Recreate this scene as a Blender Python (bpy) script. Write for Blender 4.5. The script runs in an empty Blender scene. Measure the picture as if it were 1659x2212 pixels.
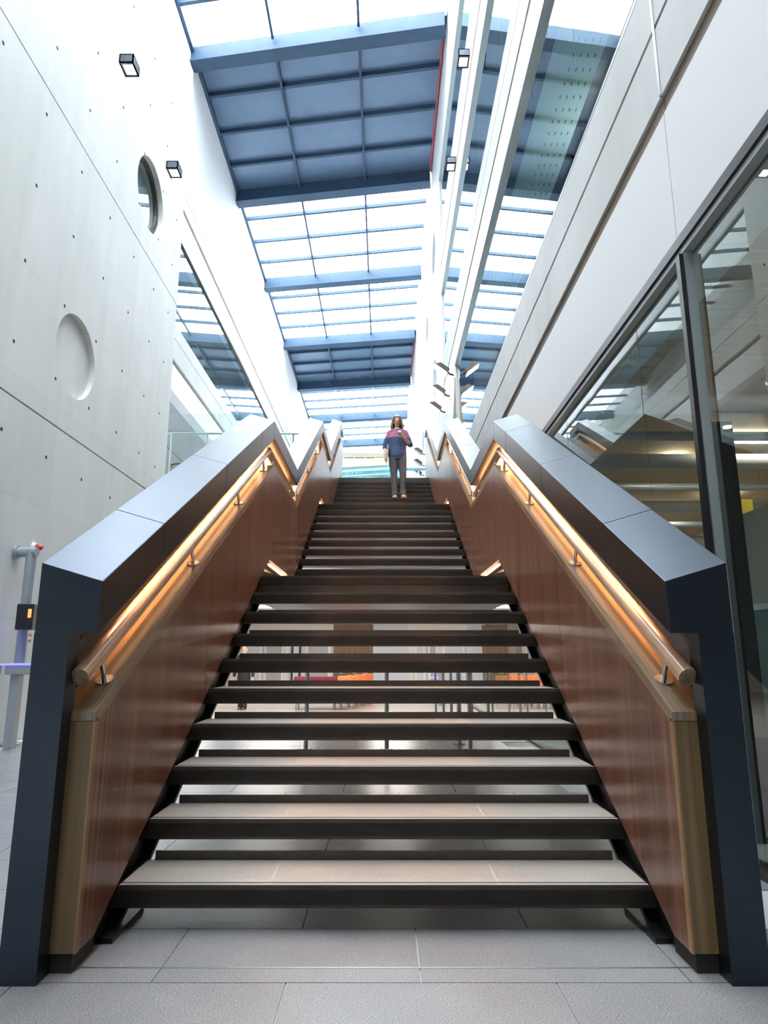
import bpy, bmesh, math, random
from mathutils import Vector, Matrix
random.seed(7)
S = bpy.context.scene
COL = S.collection

# ---------------------------------------------------------------- camera, sky, exposure
H = 1.013                                   # eye height above the ground floor
cam_d = bpy.data.cameras.new('camera')
cam = bpy.data.objects.new('camera', cam_d); COL.objects.link(cam)
cam_d.sensor_fit = 'VERTICAL'; cam_d.sensor_height = 36.0
cam_d.lens = 1439.0 / 2212.0 * 36.0
cam_d.clip_end = 300
cam.location = (0, 0, H)
cam.rotation_euler = (math.radians(90 + 12.12), 0, 0)
S.camera = cam

W = bpy.data.worlds.new('sky'); S.world = W; W.use_nodes = True
bgn = W.node_tree.nodes['Background']
bgn.inputs[0].default_value = (0.90, 0.955, 1.0, 1)
bgn.inputs[1].default_value = 11.0

S.view_settings.view_transform = 'Standard'; S.view_settings.look = 'None'
S.view_settings.gamma = 1.0; S.view_settings.use_curve_mapping = False
S.view_settings.exposure = 0.48
try:
    S.cycles.max_bounces = 6; S.cycles.diffuse_bounces = 4; S.cycles.glossy_bounces = 3
    S.cycles.use_adaptive_sampling = True; S.cycles.adaptive_threshold = 0.10; S.cycles.adaptive_min_samples = 16
    S.cycles.transparent_max_bounces = 10; S.cycles.transmission_bounces = 4
    S.cycles.sample_clamp_indirect = 6.0; S.cycles.caustics_reflective = False; S.cycles.caustics_refractive = False
    S.cycles.use_denoising = True; S.cycles.use_light_tree = False
except Exception:
    pass

# roof module (skewed a little in plan)
RZ = 18.26; XL = -5.59; XR = 1.735; SK = 1.13; A0 = 16.2; MOD = 6.07
def ry(k, s): return A0 + MOD * k - SK * s
def rx(s): return XL + (XR - XL) * s
GLASS_BAYS = (-4, -3, -2, -1, 1, 2, 4, 5)
PANEL_BAYS = (0, 3)
for k in GLASS_BAYS:                        # sky portals in the skylight openings
    ld = bpy.data.lights.new('sky_portal', 'AREA'); ld.shape = 'RECTANGLE'
    ld.size = XR - XL + 0.1; ld.size_y = MOD
    ld.cycles.is_portal = True
    lo = bpy.data.objects.new('sky_portal', ld); COL.objects.link(lo)
    lo.location = ((XL + XR) / 2, ry(k + .5, .5), RZ + .3)

# ---------------------------------------------------------------- helpers
class MB:
    def __init__(s): s.v = []; s.f = []
    def add(s, vs, fs):
        o = len(s.v); s.v += [tuple(p) for p in vs]; s.f += [tuple(i + o for i in f) for f in fs]; return s
    def box(s, x0, x1, y0, y1, z0, z1):
        return s.hexa([(x0,y0,z0),(x1,y0,z0),(x1,y1,z0),(x0,y1,z0),(x0,y0,z1),(x1,y0,z1),(x1,y1,z1),(x0,y1,z1)])
    def hexa(s, c):
        return s.add(c, [(3,2,1,0),(4,5,6,7),(0,1,5,4),(1,2,6,5),(2,3,7,6),(3,0,4,7)])
    def loft(s, secs, caps=True):
        n = len(secs[0]); vs = [p for q in secs for p in q]; fs = []
        for i in range(len(secs) - 1):
            for j in range(n):
                a = i*n + j; b = i*n + (j+1) % n
                fs.append((a, b, b + n, a + n))
        if caps:
            fs.append(tuple(reversed(range(n)))); fs.append(tuple(range((len(secs)-1)*n, len(secs)*n)))
        return s.add(vs, fs)
    def tube(s, pts, r, n=10, squash=None, caps=True):
        pts = [Vector(p) for p in pts]
        if not isinstance(r, (list, tuple)): r = [r] * len(pts)
        secs = []; up0 = None
        for i, p in enumerate(pts):
            d = (pts[min(i+1, len(pts)-1)] - pts[max(i-1, 0)])
            d = d.normalized() if d.length > 1e-9 else Vector((0,0,1))
            if up0 is None:
                up0 = Vector((0,0,1)) if abs(d.z) < .9 else Vector((1,0,0))
            a = d.cross(up0)
            if a.length < 1e-6: a = d.orthogonal()
            a.normalize(); b = a.cross(d); up0 = b
            ra, rb = (r[i] if isinstance(r[i], (list, tuple)) else (r[i], r[i]))
            k = 1.0
            if 0 < i < len(pts) - 1:
                c = (pts[i] - pts[i-1]).normalized().dot((pts[i+1] - pts[i]).normalized())
                k = 1.0
            secs.append([p + a * math.cos(t) * ra * k + b * math.sin(t) * rb * k
                         for t in [2*math.pi*j/n for j in range(n)]])
        return s.loft(secs, caps)
    def cyl(s, c, r, h, axis='z', n=20):
        c = Vector(c); d = {'x': Vector((h,0,0)), 'y': Vector((0,h,0)), 'z': Vector((0,0,h))}[axis]
        return s.tube([c, c + d], r, n)
    def disc_ring(s, c, r0, r1, h, n=24):   # flat ring in XZ plane, thickness along y
        x, y, z = c; secs = []
        for j in range(n + 1):
            t = 2*math.pi*j/n; co, si = math.cos(t), math.sin(t)
            secs.append([(x+co*r0, y, z+si*r0), (x+co*r1, y, z+si*r1), (x+co*r1, y+h, z+si*r1), (x+co*r0, y+h, z+si*r0)])
        return s.loft(secs, False)
    def ellip(s, c, rx_, ry_, rz_, n=14, m=9):
        c = Vector(c); vs = [c + Vector((0,0,-rz_))]; fs = []
        for i in range(1, m):
            ph = math.pi * i / m - math.pi/2
            for j in range(n):
                t = 2*math.pi*j/n
                vs.append(c + Vector((rx_*math.cos(ph)*math.cos(t), ry_*math.cos(ph)*math.sin(t), rz_*math.sin(ph))))
        vs.append(c + Vector((0,0,rz_))); L = len(vs) - 1
        for j in range(n):
            fs.append((0, 1+(j+1) % n, 1+j)); fs.append((L, L-n+j, L-n+(j+1) % n))
        for i in range(m-2):
            for j in range(n):
                a = 1+i*n+j; b = 1+i*n+(j+1) % n
                fs.append((a, b, b+n, a+n))
        return s.add(vs, fs)
    def mesh(s, name):
        me = bpy.data.meshes.new(name); me.from_pydata(s.v, [], s.f)
        bm = bmesh.new(); bm.from_mesh(me); bmesh.ops.recalc_face_normals(bm, faces=bm.faces); bm.to_mesh(me); bm.free()
        return me
    def build(s, name, mat=None, parent=None, smooth=False, bevel=0):
        o = bpy.data.objects.new(name, s.mesh(name)); COL.objects.link(o)
        if mat: o.data.materials.append(mat)
        if parent: o.parent = parent
        if smooth: shade(o)
        if bevel:
            md = o.modifiers.new('edge', 'BEVEL'); md.width = bevel; md.segments = 2; md.limit_method = 'ANGLE'; md.angle_limit = 0.7
        return o

def shade(o, ang=0.7):
    me = o.data
    me.polygons.foreach_set('use_smooth', [True] * len(me.polygons))
    try: me.set_sharp_from_angle(angle=ang)
    except Exception: pass

def tag(o, label=None, cat=None, group=None, kind=None):
    if label: o['label'] = label
    if cat: o['category'] = cat
    if group: o['group'] = group
    if kind: o['kind'] = kind
    return o
def empty(name, loc=(0,0,0), parent=None):
    e = bpy.data.objects.new(name, None); COL.objects.link(e); e.location = loc; e.empty_display_size = .1
    if parent: e.parent = parent
    return e
def box(name, x0, x1, y0, y1, z0, z1, mat, parent=None, bevel=0):
    return MB().box(x0, x1, y0, y1, z0, z1).build(name, mat, parent, bevel=bevel)
def inst(name, me, loc, parent=None, rot=None, mat=None):
    o = bpy.data.objects.new(name, me); COL.objects.link(o); o.location = loc
    if rot: o.rotation_euler = rot
    if parent: o.parent = parent
    return o
def copy_tree(o, parent=None):
    c = o.copy(); COL.objects.link(c); c.parent = parent
    for ch in list(o.children):
        copy_tree(ch, c)
    return c

# ---------------------------------------------------------------- materials
def mat(name, col, rough=.5, metal=0.0, spec=.5, coat=0, emit=None, es=0, col2=None, scale=(4,4,4), detail=4, bump=0, ramp=(.35,.65), bscale=None, coords='Object'):
    m = bpy.data.materials.new(name); m.use_nodes = True
    nt = m.node_tree; b = nt.nodes['Principled BSDF']
    b.inputs['Base Color'].default_value = (*col, 1); b.inputs['Roughness'].default_value = rough
    b.inputs['Metallic'].default_value = metal; b.inputs['Specular IOR Level'].default_value = spec
    if coat: b.inputs['Coat Weight'].default_value = coat; b.inputs['Coat Roughness'].default_value = .15
    if emit:
        b.inputs['Emission Color'].default_value = (*emit, 1); b.inputs['Emission Strength'].default_value = es
    if col2 or bump:
        tc = nt.nodes.new('ShaderNodeTexCoord'); mp = nt.nodes.new('ShaderNodeMapping'); mp.inputs['Scale'].default_value = scale
        nz = nt.nodes.new('ShaderNodeTexNoise'); nz.inputs['Scale'].default_value = 1; nz.inputs['Detail'].default_value = detail
        nt.links.new(tc.outputs[coords], mp.inputs[0]); nt.links.new(mp.outputs[0], nz.inputs['Vector'])
        if col2:
            cr = nt.nodes.new('ShaderNodeValToRGB'); cr.color_ramp.elements[0].position = ramp[0]; cr.color_ramp.elements[1].position = ramp[1]
            cr.color_ramp.elements[0].color = (*col, 1); cr.color_ramp.elements[1].color = (*col2, 1)
            nt.links.new(nz.outputs[0], cr.inputs[0]); nt.links.new(cr.outputs[0], b.inputs['Base Color'])
        if bump:
            bp = nt.nodes.new('ShaderNodeBump'); bp.inputs['Strength'].default_value = bump; bp.inputs['Distance'].default_value = .02
            nt.links.new(nz.outputs[0], bp.inputs['Height']); nt.links.new(bp.outputs[0], b.inputs['Normal'])
    return m

def glass_mat(name, tint, ior=1.5, boost=1.5, wavy=0.0, add=0.0):
    m = bpy.data.materials.new(name); m.use_nodes = True; nt = m.node_tree
    for n in list(nt.nodes): nt.nodes.remove(n)
    out = nt.nodes.new('ShaderNodeOutputMaterial'); mx = nt.nodes.new('ShaderNodeMixShader')
    tr = nt.nodes.new('ShaderNodeBsdfTransparent'); tr.inputs[0].default_value = (*tint, 1)
    gl = nt.nodes.new('ShaderNodeBsdfGlossy'); gl.inputs['Roughness'].default_value = 0.0; gl.inputs[0].default_value = (.93, .98, .97, 1)
    fr = nt.nodes.new('ShaderNodeFresnel'); fr.inputs[0].default_value = ior
    mt = nt.nodes.new('ShaderNodeMath'); mt.operation = 'MULTIPLY_ADD'; mt.inputs[1].default_value = boost; mt.inputs[2].default_value = add; mt.use_clamp = True
    # both faces of the pane behave alike
    ge = nt.nodes.new('ShaderNodeNewGeometry')
    iv = nt.nodes.new('ShaderNodeMath'); iv.operation = 'SUBTRACT'; iv.inputs[0].default_value = 1.0     # only the outer face mirrors
    m3 = nt.nodes.new('ShaderNodeMath'); m3.operation = 'MULTIPLY'
    nt.links.new(ge.outputs['Backfacing'], iv.inputs[1]); nt.links.new(fr.outputs[0], mt.inputs[0])
    nt.links.new(mt.outputs[0], m3.inputs[0]); nt.links.new(iv.outputs[0], m3.inputs[1]); nt.links.new(m3.outputs[0], mx.inputs[0])
    nt.links.new(tr.outputs[0], mx.inputs[1]); nt.links.new(gl.outputs[0], mx.inputs[2]); nt.links.new(mx.outputs[0], out.inputs[0])
    if wavy:
        tc = nt.nodes.new('ShaderNodeTexCoord'); mp = nt.nodes.new('ShaderNodeMapping'); mp.inputs['Scale'].default_value = (1, .9, .9)
        nz = nt.nodes.new('ShaderNodeTexNoise'); nz.inputs['Scale'].default_value = 1.0; nz.inputs['Detail'].default_value = 2
        bp = nt.nodes.new('ShaderNodeBump'); bp.inputs['Strength'].default_value = wavy; bp.inputs['Distance'].default_value = .02
        nt.links.new(tc.outputs['Object'], mp.inputs[0]); nt.links.new(mp.outputs[0], nz.inputs['Vector'])
        nt.links.new(nz.outputs[0], bp.inputs['Height']); nt.links.new(bp.outputs[0], gl.inputs['Normal'])
    return m

def wood_mat(name, c1, c2, scale, rough=.3, coat=.2, bands=None, c3=None):
    """grain: a noise stretched along one axis, plus a broader band tone"""
    m = bpy.data.materials.new(name); m.use_nodes = True; nt = m.node_tree; b = nt.nodes['Principled BSDF']
    b.inputs['Roughness'].default_value = rough; b.inputs['Coat Weight'].default_value = coat; b.inputs['Coat Roughness'].default_value = .22
    tc = nt.nodes.new('ShaderNodeTexCoord')
    def nz(sc, det):
        mp = nt.nodes.new('ShaderNodeMapping'); mp.inputs['Scale'].default_value = sc
        n = nt.nodes.new('ShaderNodeTexNoise'); n.inputs['Scale'].default_value = 1; n.inputs['Detail'].default_value = det
        nt.links.new(tc.outputs['Object'], mp.inputs[0]); nt.links.new(mp.outputs[0], n.inputs['Vector']); return n
    a = nz(scale, 5); cr = nt.nodes.new('ShaderNodeValToRGB')
    cr.color_ramp.elements[0].position = .3; cr.color_ramp.elements[1].position = .7
    cr.color_ramp.elements[0].color = (*c1, 1); cr.color_ramp.elements[1].color = (*c2, 1)
    nt.links.new(a.outputs[0], cr.inputs[0])
    last = cr.outputs[0]
    if bands:
        bnd = nz(bands, 2); c2r = nt.nodes.new('ShaderNodeValToRGB')
        c2r.color_ramp.elements[0].position = .42; c2r.color_ramp.elements[1].position = .58
        mx = nt.nodes.new('ShaderNodeMix'); mx.data_type = 'RGBA'
        c2r.color_ramp.elements[0].color = (0,0,0,1); c2r.color_ramp.elements[1].color = (.75,.75,.75,1)
        nt.links.new(bnd.outputs[0], c2r.inputs[0]); nt.links.new(c2r.outputs[0], mx.inputs['Factor'])
        nt.links.new(last, mx.inputs[6]); mx.inputs[7].default_value = (*(c3 or c2), 1)
        last = mx.outputs[2]
    nt.links.new(last, b.inputs['Base Color'])
    return m

def granite(name, base, speck, dark, rough=.35, sc=260):
    m = bpy.data.materials.new(name); m.use_nodes = True; nt = m.node_tree; b = nt.nodes['Principled BSDF']
    b.inputs['Roughness'].default_value = rough
    tc = nt.nodes.new('ShaderNodeTexCoord')
    def nz(s, d):
        n = nt.nodes.new('ShaderNodeTexNoise'); n.inputs['Scale'].default_value = s; n.inputs['Detail'].default_value = d
        nt.links.new(tc.outputs['Object'], n.inputs['Vector']); return n
    a = nz(sc, 2); r1 = nt.nodes.new('ShaderNodeValToRGB')
    r1.color_ramp.elements[0].position = .32; r1.color_ramp.elements[0].color = (*dark, 1)
    r1.color_ramp.elements[1].position = .5; r1.color_ramp.elements[1].color = (*base, 1)
    e = r1.color_ramp.elements.new(.66); e.color = (*base, 1)
    e = r1.color_ramp.elements.new(.72); e.color = (*speck, 1)
    nt.links.new(a.outputs[0], r1.inputs[0])
    c = nz(2.2, 4); mx = nt.nodes.new('ShaderNodeMix'); mx.data_type = 'RGBA'; mx.blend_type = 'MULTIPLY'
    r2 = nt.nodes.new('ShaderNodeValToRGB'); r2.color_ramp.elements[0].position = .3; r2.color_ramp.elements[1].position = .7
    r2.color_ramp.elements[0].color = (.82,.82,.82,1); r2.color_ramp.elements[1].color = (1,1,1,1)
    nt.links.new(c.outputs[0], r2.inputs[0]); mx.inputs['Factor'].default_value = 1
    nt.links.new(r1.outputs[0], mx.inputs[6]); nt.links.new(r2.outputs[0], mx.inputs[7]); nt.links.new(mx.outputs[2], b.inputs['Base Color'])
    return m

def concrete_mat(name, c1, c2, lines=True):
    m = bpy.data.materials.new(name); m.use_nodes = True; nt = m.node_tree; b = nt.nodes['Principled BSDF']
    b.inputs['Roughness'].default_value = .62; b.inputs['Specular IOR Level'].default_value = .35
    tc = nt.nodes.new('ShaderNodeTexCoord')
    def nz(sc, det):
        mp = nt.nodes.new('ShaderNodeMapping'); mp.inputs['Scale'].default_value = sc
        n = nt.nodes.new('ShaderNodeTexNoise'); n.inputs['Scale'].default_value = 1; n.inputs['Detail'].default_value = det
        nt.links.new(tc.outputs['Object'], mp.inputs[0]); nt.links.new(mp.outputs[0], n.inputs['Vector']); return n
    a = nz((.9,.9,.5), 6); cr = nt.nodes.new('ShaderNodeValToRGB')
    cr.color_ramp.elements[0].position = .32; cr.color_ramp.elements[1].position = .68
    cr.color_ramp.elements[0].color = (*c1, 1); cr.color_ramp.elements[1].color = (*c2, 1)
    nt.links.new(a.outputs[0], cr.inputs[0])
    s = nz((4,4,.25), 4); r2 = nt.nodes.new('ShaderNodeValToRGB'); r2.color_ramp.elements[0].position = .3; r2.color_ramp.elements[1].position = .6
    r2.color_ramp.elements[0].color = (.94,.95,.94,1); r2.color_ramp.elements[1].color = (1,1,1,1)
    nt.links.new(s.outputs[0], r2.inputs[0])
    mx = nt.nodes.new('ShaderNodeMix'); mx.data_type = 'RGBA'; mx.blend_type = 'MULTIPLY'; mx.inputs['Factor'].default_value = 1
    nt.links.new(cr.outputs[0], mx.inputs[6]); nt.links.new(r2.outputs[0], mx.inputs[7]); last = mx.outputs[2]
    if lines:
        sx = nt.nodes.new('ShaderNodeSeparateXYZ'); cb = nt.nodes.new('ShaderNodeCombineXYZ')
        nt.links.new(tc.outputs['Object'], sx.inputs[0]); nt.links.new(sx.outputs[1], cb.inputs[0]); nt.links.new(sx.outputs[2], cb.inputs[1])
        br = nt.nodes.new('ShaderNodeTexBrick'); br.inputs['Scale'].default_value = 1; br.offset = 0
        br.inputs['Brick Width'].default_value = 2.9; br.inputs['Row Height'].default_value = 1.45; br.inputs['Mortar Size'].default_value = .006; br.inputs['Mortar Smooth'].default_value = .4
        br.inputs['Color1'].default_value = (1,1,1,1); br.inputs['Color2'].default_value = (.96,.97,.97,1); br.inputs['Mortar'].default_value = (.84,.85,.85,1)
        nt.links.new(cb.outputs[0], br.inputs['Vector'])
        m2 = nt.nodes.new('ShaderNodeMix'); m2.data_type = 'RGBA'; m2.blend_type = 'MULTIPLY'; m2.inputs['Factor'].default_value = 1
        nt.links.new(last, m2.inputs[6]); nt.links.new(br.outputs[0], m2.inputs[7]); last = m2.outputs[2]
    nt.links.new(last, b.inputs['Base Color'])
    return m

M = {}
M['concrete'] = concrete_mat('concrete', (.67,.675,.66), (.75,.75,.735))
M['concrete_band'] = concrete_mat('concrete_band', (.46,.47,.465), (.55,.56,.555), False)
M['plaster'] = mat('plaster', (.73,.74,.755), .7, spec=.2)
M['plaster_warm'] = mat('lobby_plaster', (.78,.76,.74), .6)  # warmer plaster for the lobby and right-hand room walls
M['roofsteel'] = mat('roof_steel', (.036,.072,.125), .55, 0, .3, col2=(.042,.082,.14), scale=(3,3,3))
M['roofpanel'] = mat('roof_panel', (.105,.165,.26), .35, .25, col2=(.12,.185,.285), scale=(2,2,2))
M['redtrim'] = mat('red_trim', (.6,.05,.06), .5)
M['skyglass'] = glass_mat('skylight_glass', (.97,.985,.99), 1.3, .03, add=.01)
M['glass'] = glass_mat('window_glass', (.90,.96,.95), 1.52, 1.8, wavy=.035)
M['glassflat'] = glass_mat('clear_glass', (.90,.96,.94), 1.45, 1.0)
M['capmetal'] = mat('cap_metal', (.050,.063,.083), .34, 1.0, col2=(.055,.069,.091), scale=(3,3,3))
M['newel'] = mat('newel_metal', (.026,.028,.03), .42, .6)
M['blacksteel'] = mat('black_steel', (.012,.012,.013), .35, .3, bump=.02, scale=(60,60,60))
M['treadsteel'] = mat('tread_steel', (.055,.048,.044), .33, .5, col2=(.068,.060,.054), scale=(6,6,6), bump=.02)
M['stone'] = granite('tread_stone', (.41,.37,.335), (.80,.76,.70), (.22,.20,.18), .34, 300)
M['tile'] = granite('floor_tile', (.26,.26,.27), (.70,.70,.72), (.14,.14,.146), .27, 220)
M['grout'] = mat('grout', (.46,.47,.48), .8)
M['walnut'] = wood_mat('walnut_veneer', (.062,.027,.018), (.25,.118,.072), (3,75,1.0), .30, .35, bands=(1,7,.15), c3=(.10,.045,.029))
M['oak'] = wood_mat('ledge_oak', (.20,.105,.048), (.34,.19,.09), (90,2.0,3.2), .38, .2)
M['oakgrey'] = wood_mat('ledge_oak_grey', (.13,.092,.062), (.27,.20,.145), (90,2.0,3.2), .34, .25)
M['endwood'] = wood_mat('end_oak', (.13,.080,.033), (.27,.175,.075), (45,45,1.2), .38, .2, bands=(22,1,.25), c3=(.12,.07,.03))
M['rail'] = wood_mat('handrail_oak', (.40,.26,.16), (.54,.37,.245), (60,2,3), .26, .4)
M['railend'] = wood_mat('handrail_end', (.14,.085,.045), (.26,.17,.10), (60,60,60), .5, 0)
M['chrome'] = mat('brushed_steel', (.62,.62,.62), .18, 1.0)
M['steel'] = mat('satin_steel', (.45,.47,.48), .32, 1.0)
M['backing'] = mat('slot_backing', (.045,.028,.022), .22, .4)
M['led'] = mat('led_strip', (1,.6,.3), .5, emit=(1.0,.50,.22), es=95)
M['ledlow'] = mat('led_low', (1,.6,.3), .5, emit=(1.0,.52,.24), es=20)
M['slot'] = mat('brown_slot', (.15,.115,.085), .8, col2=(.20,.16,.125), scale=(8,2,30))
M['dark'] = mat('dark_joint', (.02,.02,.022), .8)
M['frame'] = mat('window_frame', (.035,.033,.037), .4, .3)
M['framelight'] = mat('pale_frame', (.42,.47,.50), .4, .5)
M['white'] = mat('white_paint', (.82,.82,.82), .5)
M['lamp'] = mat('lamp_glow', (1,1,1), .5, emit=(1,.80,.66), es=14)
M['lampbody'] = mat('lamp_body', (.10,.12,.15), .4, .6)
M['pane_lamp'] = mat('ceiling_light_glow', (1,1,1), .5, emit=(1,.93,.86), es=32)
M['room_lamp'] = mat('room_light_glow', (1,1,1), .5, emit=(1,.88,.72), es=10)
M['soffit'] = mat('soffit', (.44,.44,.46), .6)
M['tan'] = mat('tan_ceiling', (.42,.30,.17), .8, col2=(.50,.37,.22), scale=(2,30,2))
M['perf'] = mat('perforated_ceiling', (.46,.68,.64), .7)
M['teal'] = mat('teal_board', (.03,.14,.15), .5)
M['red'] = mat('red_plastic', (.55,.03,.04), .4)
M['redframe'] = mat('red_frame', (.45,.08,.04), .5)
M['yellow'] = mat('yellow_panel', (.62,.47,.04), .5)
M['greypipe'] = mat('grey_pipe', (.36,.40,.44), .35, .2)
M['orange'] = mat('orange_fabric', (.75,.20,.06), .8, col2=(.85,.27,.09), scale=(20,20,20))
M['crimson'] = mat('crimson_fabric', (.16,.012,.035), .8, col2=(.22,.02,.05), scale=(20,20,20))
M['lobbytile'] = mat('lobby_stone', (.46,.43,.40), .25, col2=(.54,.51,.48), scale=(1.2,4,1))
M['wallwood'] = wood_mat('lobby_veneer', (.15,.085,.045), (.25,.155,.09), (40,40,1), .4, .1)
M['paleblue'] = mat('pale_wall', (.62,.67,.74), .6)
M['bluelight'] = mat('blue_led', (.2,.2,1), .5, emit=(.18,.16,1), es=1.6)
M['backwall'] = mat('stone_cladding', (.34,.32,.29), .7)
M['tanband'] = mat('tan_soffit', (.27,.245,.18), .7)
M['endblue'] = mat('blue_steel', (.14,.32,.42), .5)
M['signblue'] = mat('sign_blue', (.05,.18,.62), .5)
M['black'] = mat('black_plastic', (.015,.015,.016), .35)
M['screen'] = mat('small_screen', (.02,.02,.02), .2, emit=(1,.35,.12), es=1.2)
M['signwhite'] = mat('sign_white', (.85,.85,.85), .5, emit=(1,1,1), es=.5)

# ---------------------------------------------------------------- floor
fl = box('floor', -12, 9, -6, 8.8, -.25, -.006, M['grout'])
tag(fl, 'speckled grey stone tile floor at the foot of the stairs', kind='structure')
TW, TD = .855, .4275
tile_me = None
rows = [1.09 + TD*i for i in range(18)]                      # row lines pass through y = 2.372
row0 = 2.372 - 4*TD
tmb = MB().box(.002, TW-.002, .002, TD-.002, -.02, 0)
tile_me = tmb.mesh('tile'); tile_me.materials.append(M['tile'])
n_t = 0
for r in range(19):
    y = row0 + TD*r
    off = .118 if r % 2 == 0 else -.31
    for c in range(-6 if r > 3 else -3, 2):
        x = off + TW*c
        if x < -4.7: continue
        inst('tile', tile_me, (x, y, 0), fl); n_t += 1
    if r > 3: pass
box('expansion_strip', -1.6, 1.7, 2.470, 2.478, -.004, .0012, M['steel'], fl)
lf = box('floor_lobby', -12, 9, 8.8, 29, -.6, -.487, M['lobbytile']); tag(lf, 'pale stone lobby floor behind the stairs', kind='structure')
ltile = MB().box(.004, 1.196, .004, .596, -.01, .008).mesh('tile'); ltile.materials.append(M['lobbytile'])
for r in range(20):
    for c in range(-5, 4):
        inst('tile', ltile, (c*1.2 + (.6 if r % 2 else 0), 9.5 + r*.6, -.487), lf)
st = box('lobby_steps', -12, 9, 8.8, 9.1, -.487, -.16, M['tile']); tag(st, 'grey stone steps down to the lobby behind the stairs', kind='structure')
box('step', -12, 9, 9.1, 9.4, -.487, -.32, M['tile'], st)

# ---------------------------------------------------------------- concrete wall (left) with portholes
def panel_hole(y0, y1, z0, z1, hole, x, thick):
    """slab at x (front) .. x-thick, in the YZ plane, with optional round hole (cy,cz,r)"""
    bm = bmesh.new()
    outer = [bm.verts.new((x, y, z)) for y, z in ((y0,z0),(y1,z0),(y1,z1),(y0,z1))]
    ed = [bm.edges.new((outer[i], outer[(i+1) % 4])) for i in range(4)]
    if hole:
        cy, cz, r = hole; n = 56
        ring = [bm.verts.new((x, cy + r*math.cos(2*math.pi*i/n), cz + r*math.sin(2*math.pi*i/n))) for i in range(n)]
        ed += [bm.edges.new((ring[i], ring[(i+1) % n])) for i in range(n)]
    bmesh.ops.triangle_fill(bm, use_beauty=True, use_dissolve=False, edges=ed)
    res = bmesh.ops.extrude_face_region(bm, geom=list(bm.faces))
    vs = [e for e in res['geom'] if isinstance(e, bmesh.types.BMVert)]
    bmesh.ops.translate(bm, verts=vs, vec=(-thick, 0, 0))
    bmesh.ops.recalc_face_normals(bm, faces=bm.faces)
    me = bpy.data.meshes.new('concrete_panel'); bm.to_mesh(me); bm.free(); return me
CX = -4.5
wl = box('wall_left', CX-.42, CX-.30, -6, 13.2, 0, 14.4, M['dark'])
tag(wl, 'tall pale concrete wall with open joints and round recesses', kind='structure')
J = .012
for z0, z1, hole in ((0, 4.08, None), (4.08, 8.44, (9.05, 5.27, .615)), (8.44, 12.98, (11.3, 9.68, .70)), (12.98, 14.47, None)):
    me = panel_hole(-6, 13.2, z0 + (J if z0 else 0), z1 - J, hole, CX, .295)
    o = bpy.data.objects.new('concrete_panel', me); COL.objects.link(o); me.materials.append(M['concrete']); o.parent = wl
# blind round recess
def disc_x(name, x, cy, cz, r, m, parent, thick=.02, n=56):
    return MB().tube([(x, cy, cz), (x-thick, cy, cz)], r, n).build(name, m, parent)
disc_x('recess_back', CX-.085, 9.05, 5.27, .63, M['concrete'], wl, .1)
# tie holes
tie = [(3.3,926.8),(29.8,737),(139.7,661),(120,818),(207.5,737.7),(192,882),(276.7,675),(321.5,737.7),(263.7,801.7),(310.6,855),(251,934),
       (299.8,978),(99.6,987.8),(175.8,1036),(237.4,1075),(353.5,782),(344,893),(334.5,1008),(54.5,563),(7,93),(124,104),(212,115),(101,247),
       (195,239),(267,232),(79,401),(177,372),(253,349),(313,332),(159,511),(238,471),(301,440),(223,601),(289,555),(332,625),(353,414),(342,517),
       (280,120),(335,127),(325,227),(371,222),(362,316),(389,380),(381,475),(372,572),(363,675),(290,15)]
th = math.radians(12.12)
mb = MB()
for u, v in tie:                                             # formwork tie holes, on the wall's own grid
    k = (u - 829.5)/1439; zc = CX/k; t = (1106 - v)/1439
    y = zc*(math.cos(th) - t*math.sin(th)); z = zc*(math.sin(th) + t*math.cos(th)) + H
    if y > 13.1 or z > 14.3: continue
    mb.tube([(CX+.0008, y, z), (CX-.01, y, z)], .026, 10)
tag(mb.build('tie_holes', M['dark'], wl), kind='stuff')
# porthole with reflecting glass
w7 = empty('window_7', (0,0,0)); tag(w7, 'round porthole window in the concrete wall', kind='structure')
mb = MB(); secs = []
for j in range(49):
    t = 2*math.pi*j/48; co, si = math.cos(t), math.sin(t)
    secs.append([(CX-.10, 11.3+co*.70, 9.68+si*.70), (CX-.10, 11.3+co*.62, 9.68+si*.62), (CX-.16, 11.3+co*.60, 9.68+si*.60), (CX-.16, 11.3+co*.70, 9.68+si*.70)])
mb.loft(secs, False).build('frame', M['frame'], w7, True)
disc_x('backing', CX-.25, 11.3, 9.68, .69, M['soffit'], w7)
disc_x('pane', CX-.14, 11.3, 9.68, .615, M['glass'], w7, .006)

# ---------------------------------------------------------------- far left wall (upper floors)
wf = empty('wall_far_left', (0,0,0)); tag(wf, 'white upper wall with concrete bands beyond the concrete wall', kind='structure')
Y1, Y2 = 11.8, 53
box('plaster_panel', XL-.3, XL, -6, Y2, 13.95, 18.9, M['plaster'], wf)
box('concrete_band', XL-.3, XL+.02, Y1, Y2, 13.55, 13.935, M['concrete_band'], wf)
box('concrete_band', XL-.3, XL+.02, Y1, Y2, 13.13, 13.535, M['concrete_band'], wf)
box('slot_liner', XL-.3, XL-.08, Y1, Y2, 13.03, 13.13, M['slot'], wf)
box('plaster_panel', XL-.3, XL+.0, Y1, Y2, 12.2, 13.03, M['plaster'], wf)
box('concrete_band', XL-.3, XL+.02, Y1, Y2, 9.27, 9.66, M['concrete_band'], wf)
box('concrete_band', XL-.3, XL+.02, Y1, Y2, 8.68, 9.25, M['concrete_band'], wf)
box('slot_liner', XL-.3, XL-.06, Y1, Y2, 8.56, 8.68, M['slot'], wf)
box('plaster_panel', XL-.3, XL+.0, Y1, Y2, 7.84, 8.56, M['plaster'], wf)
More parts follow.
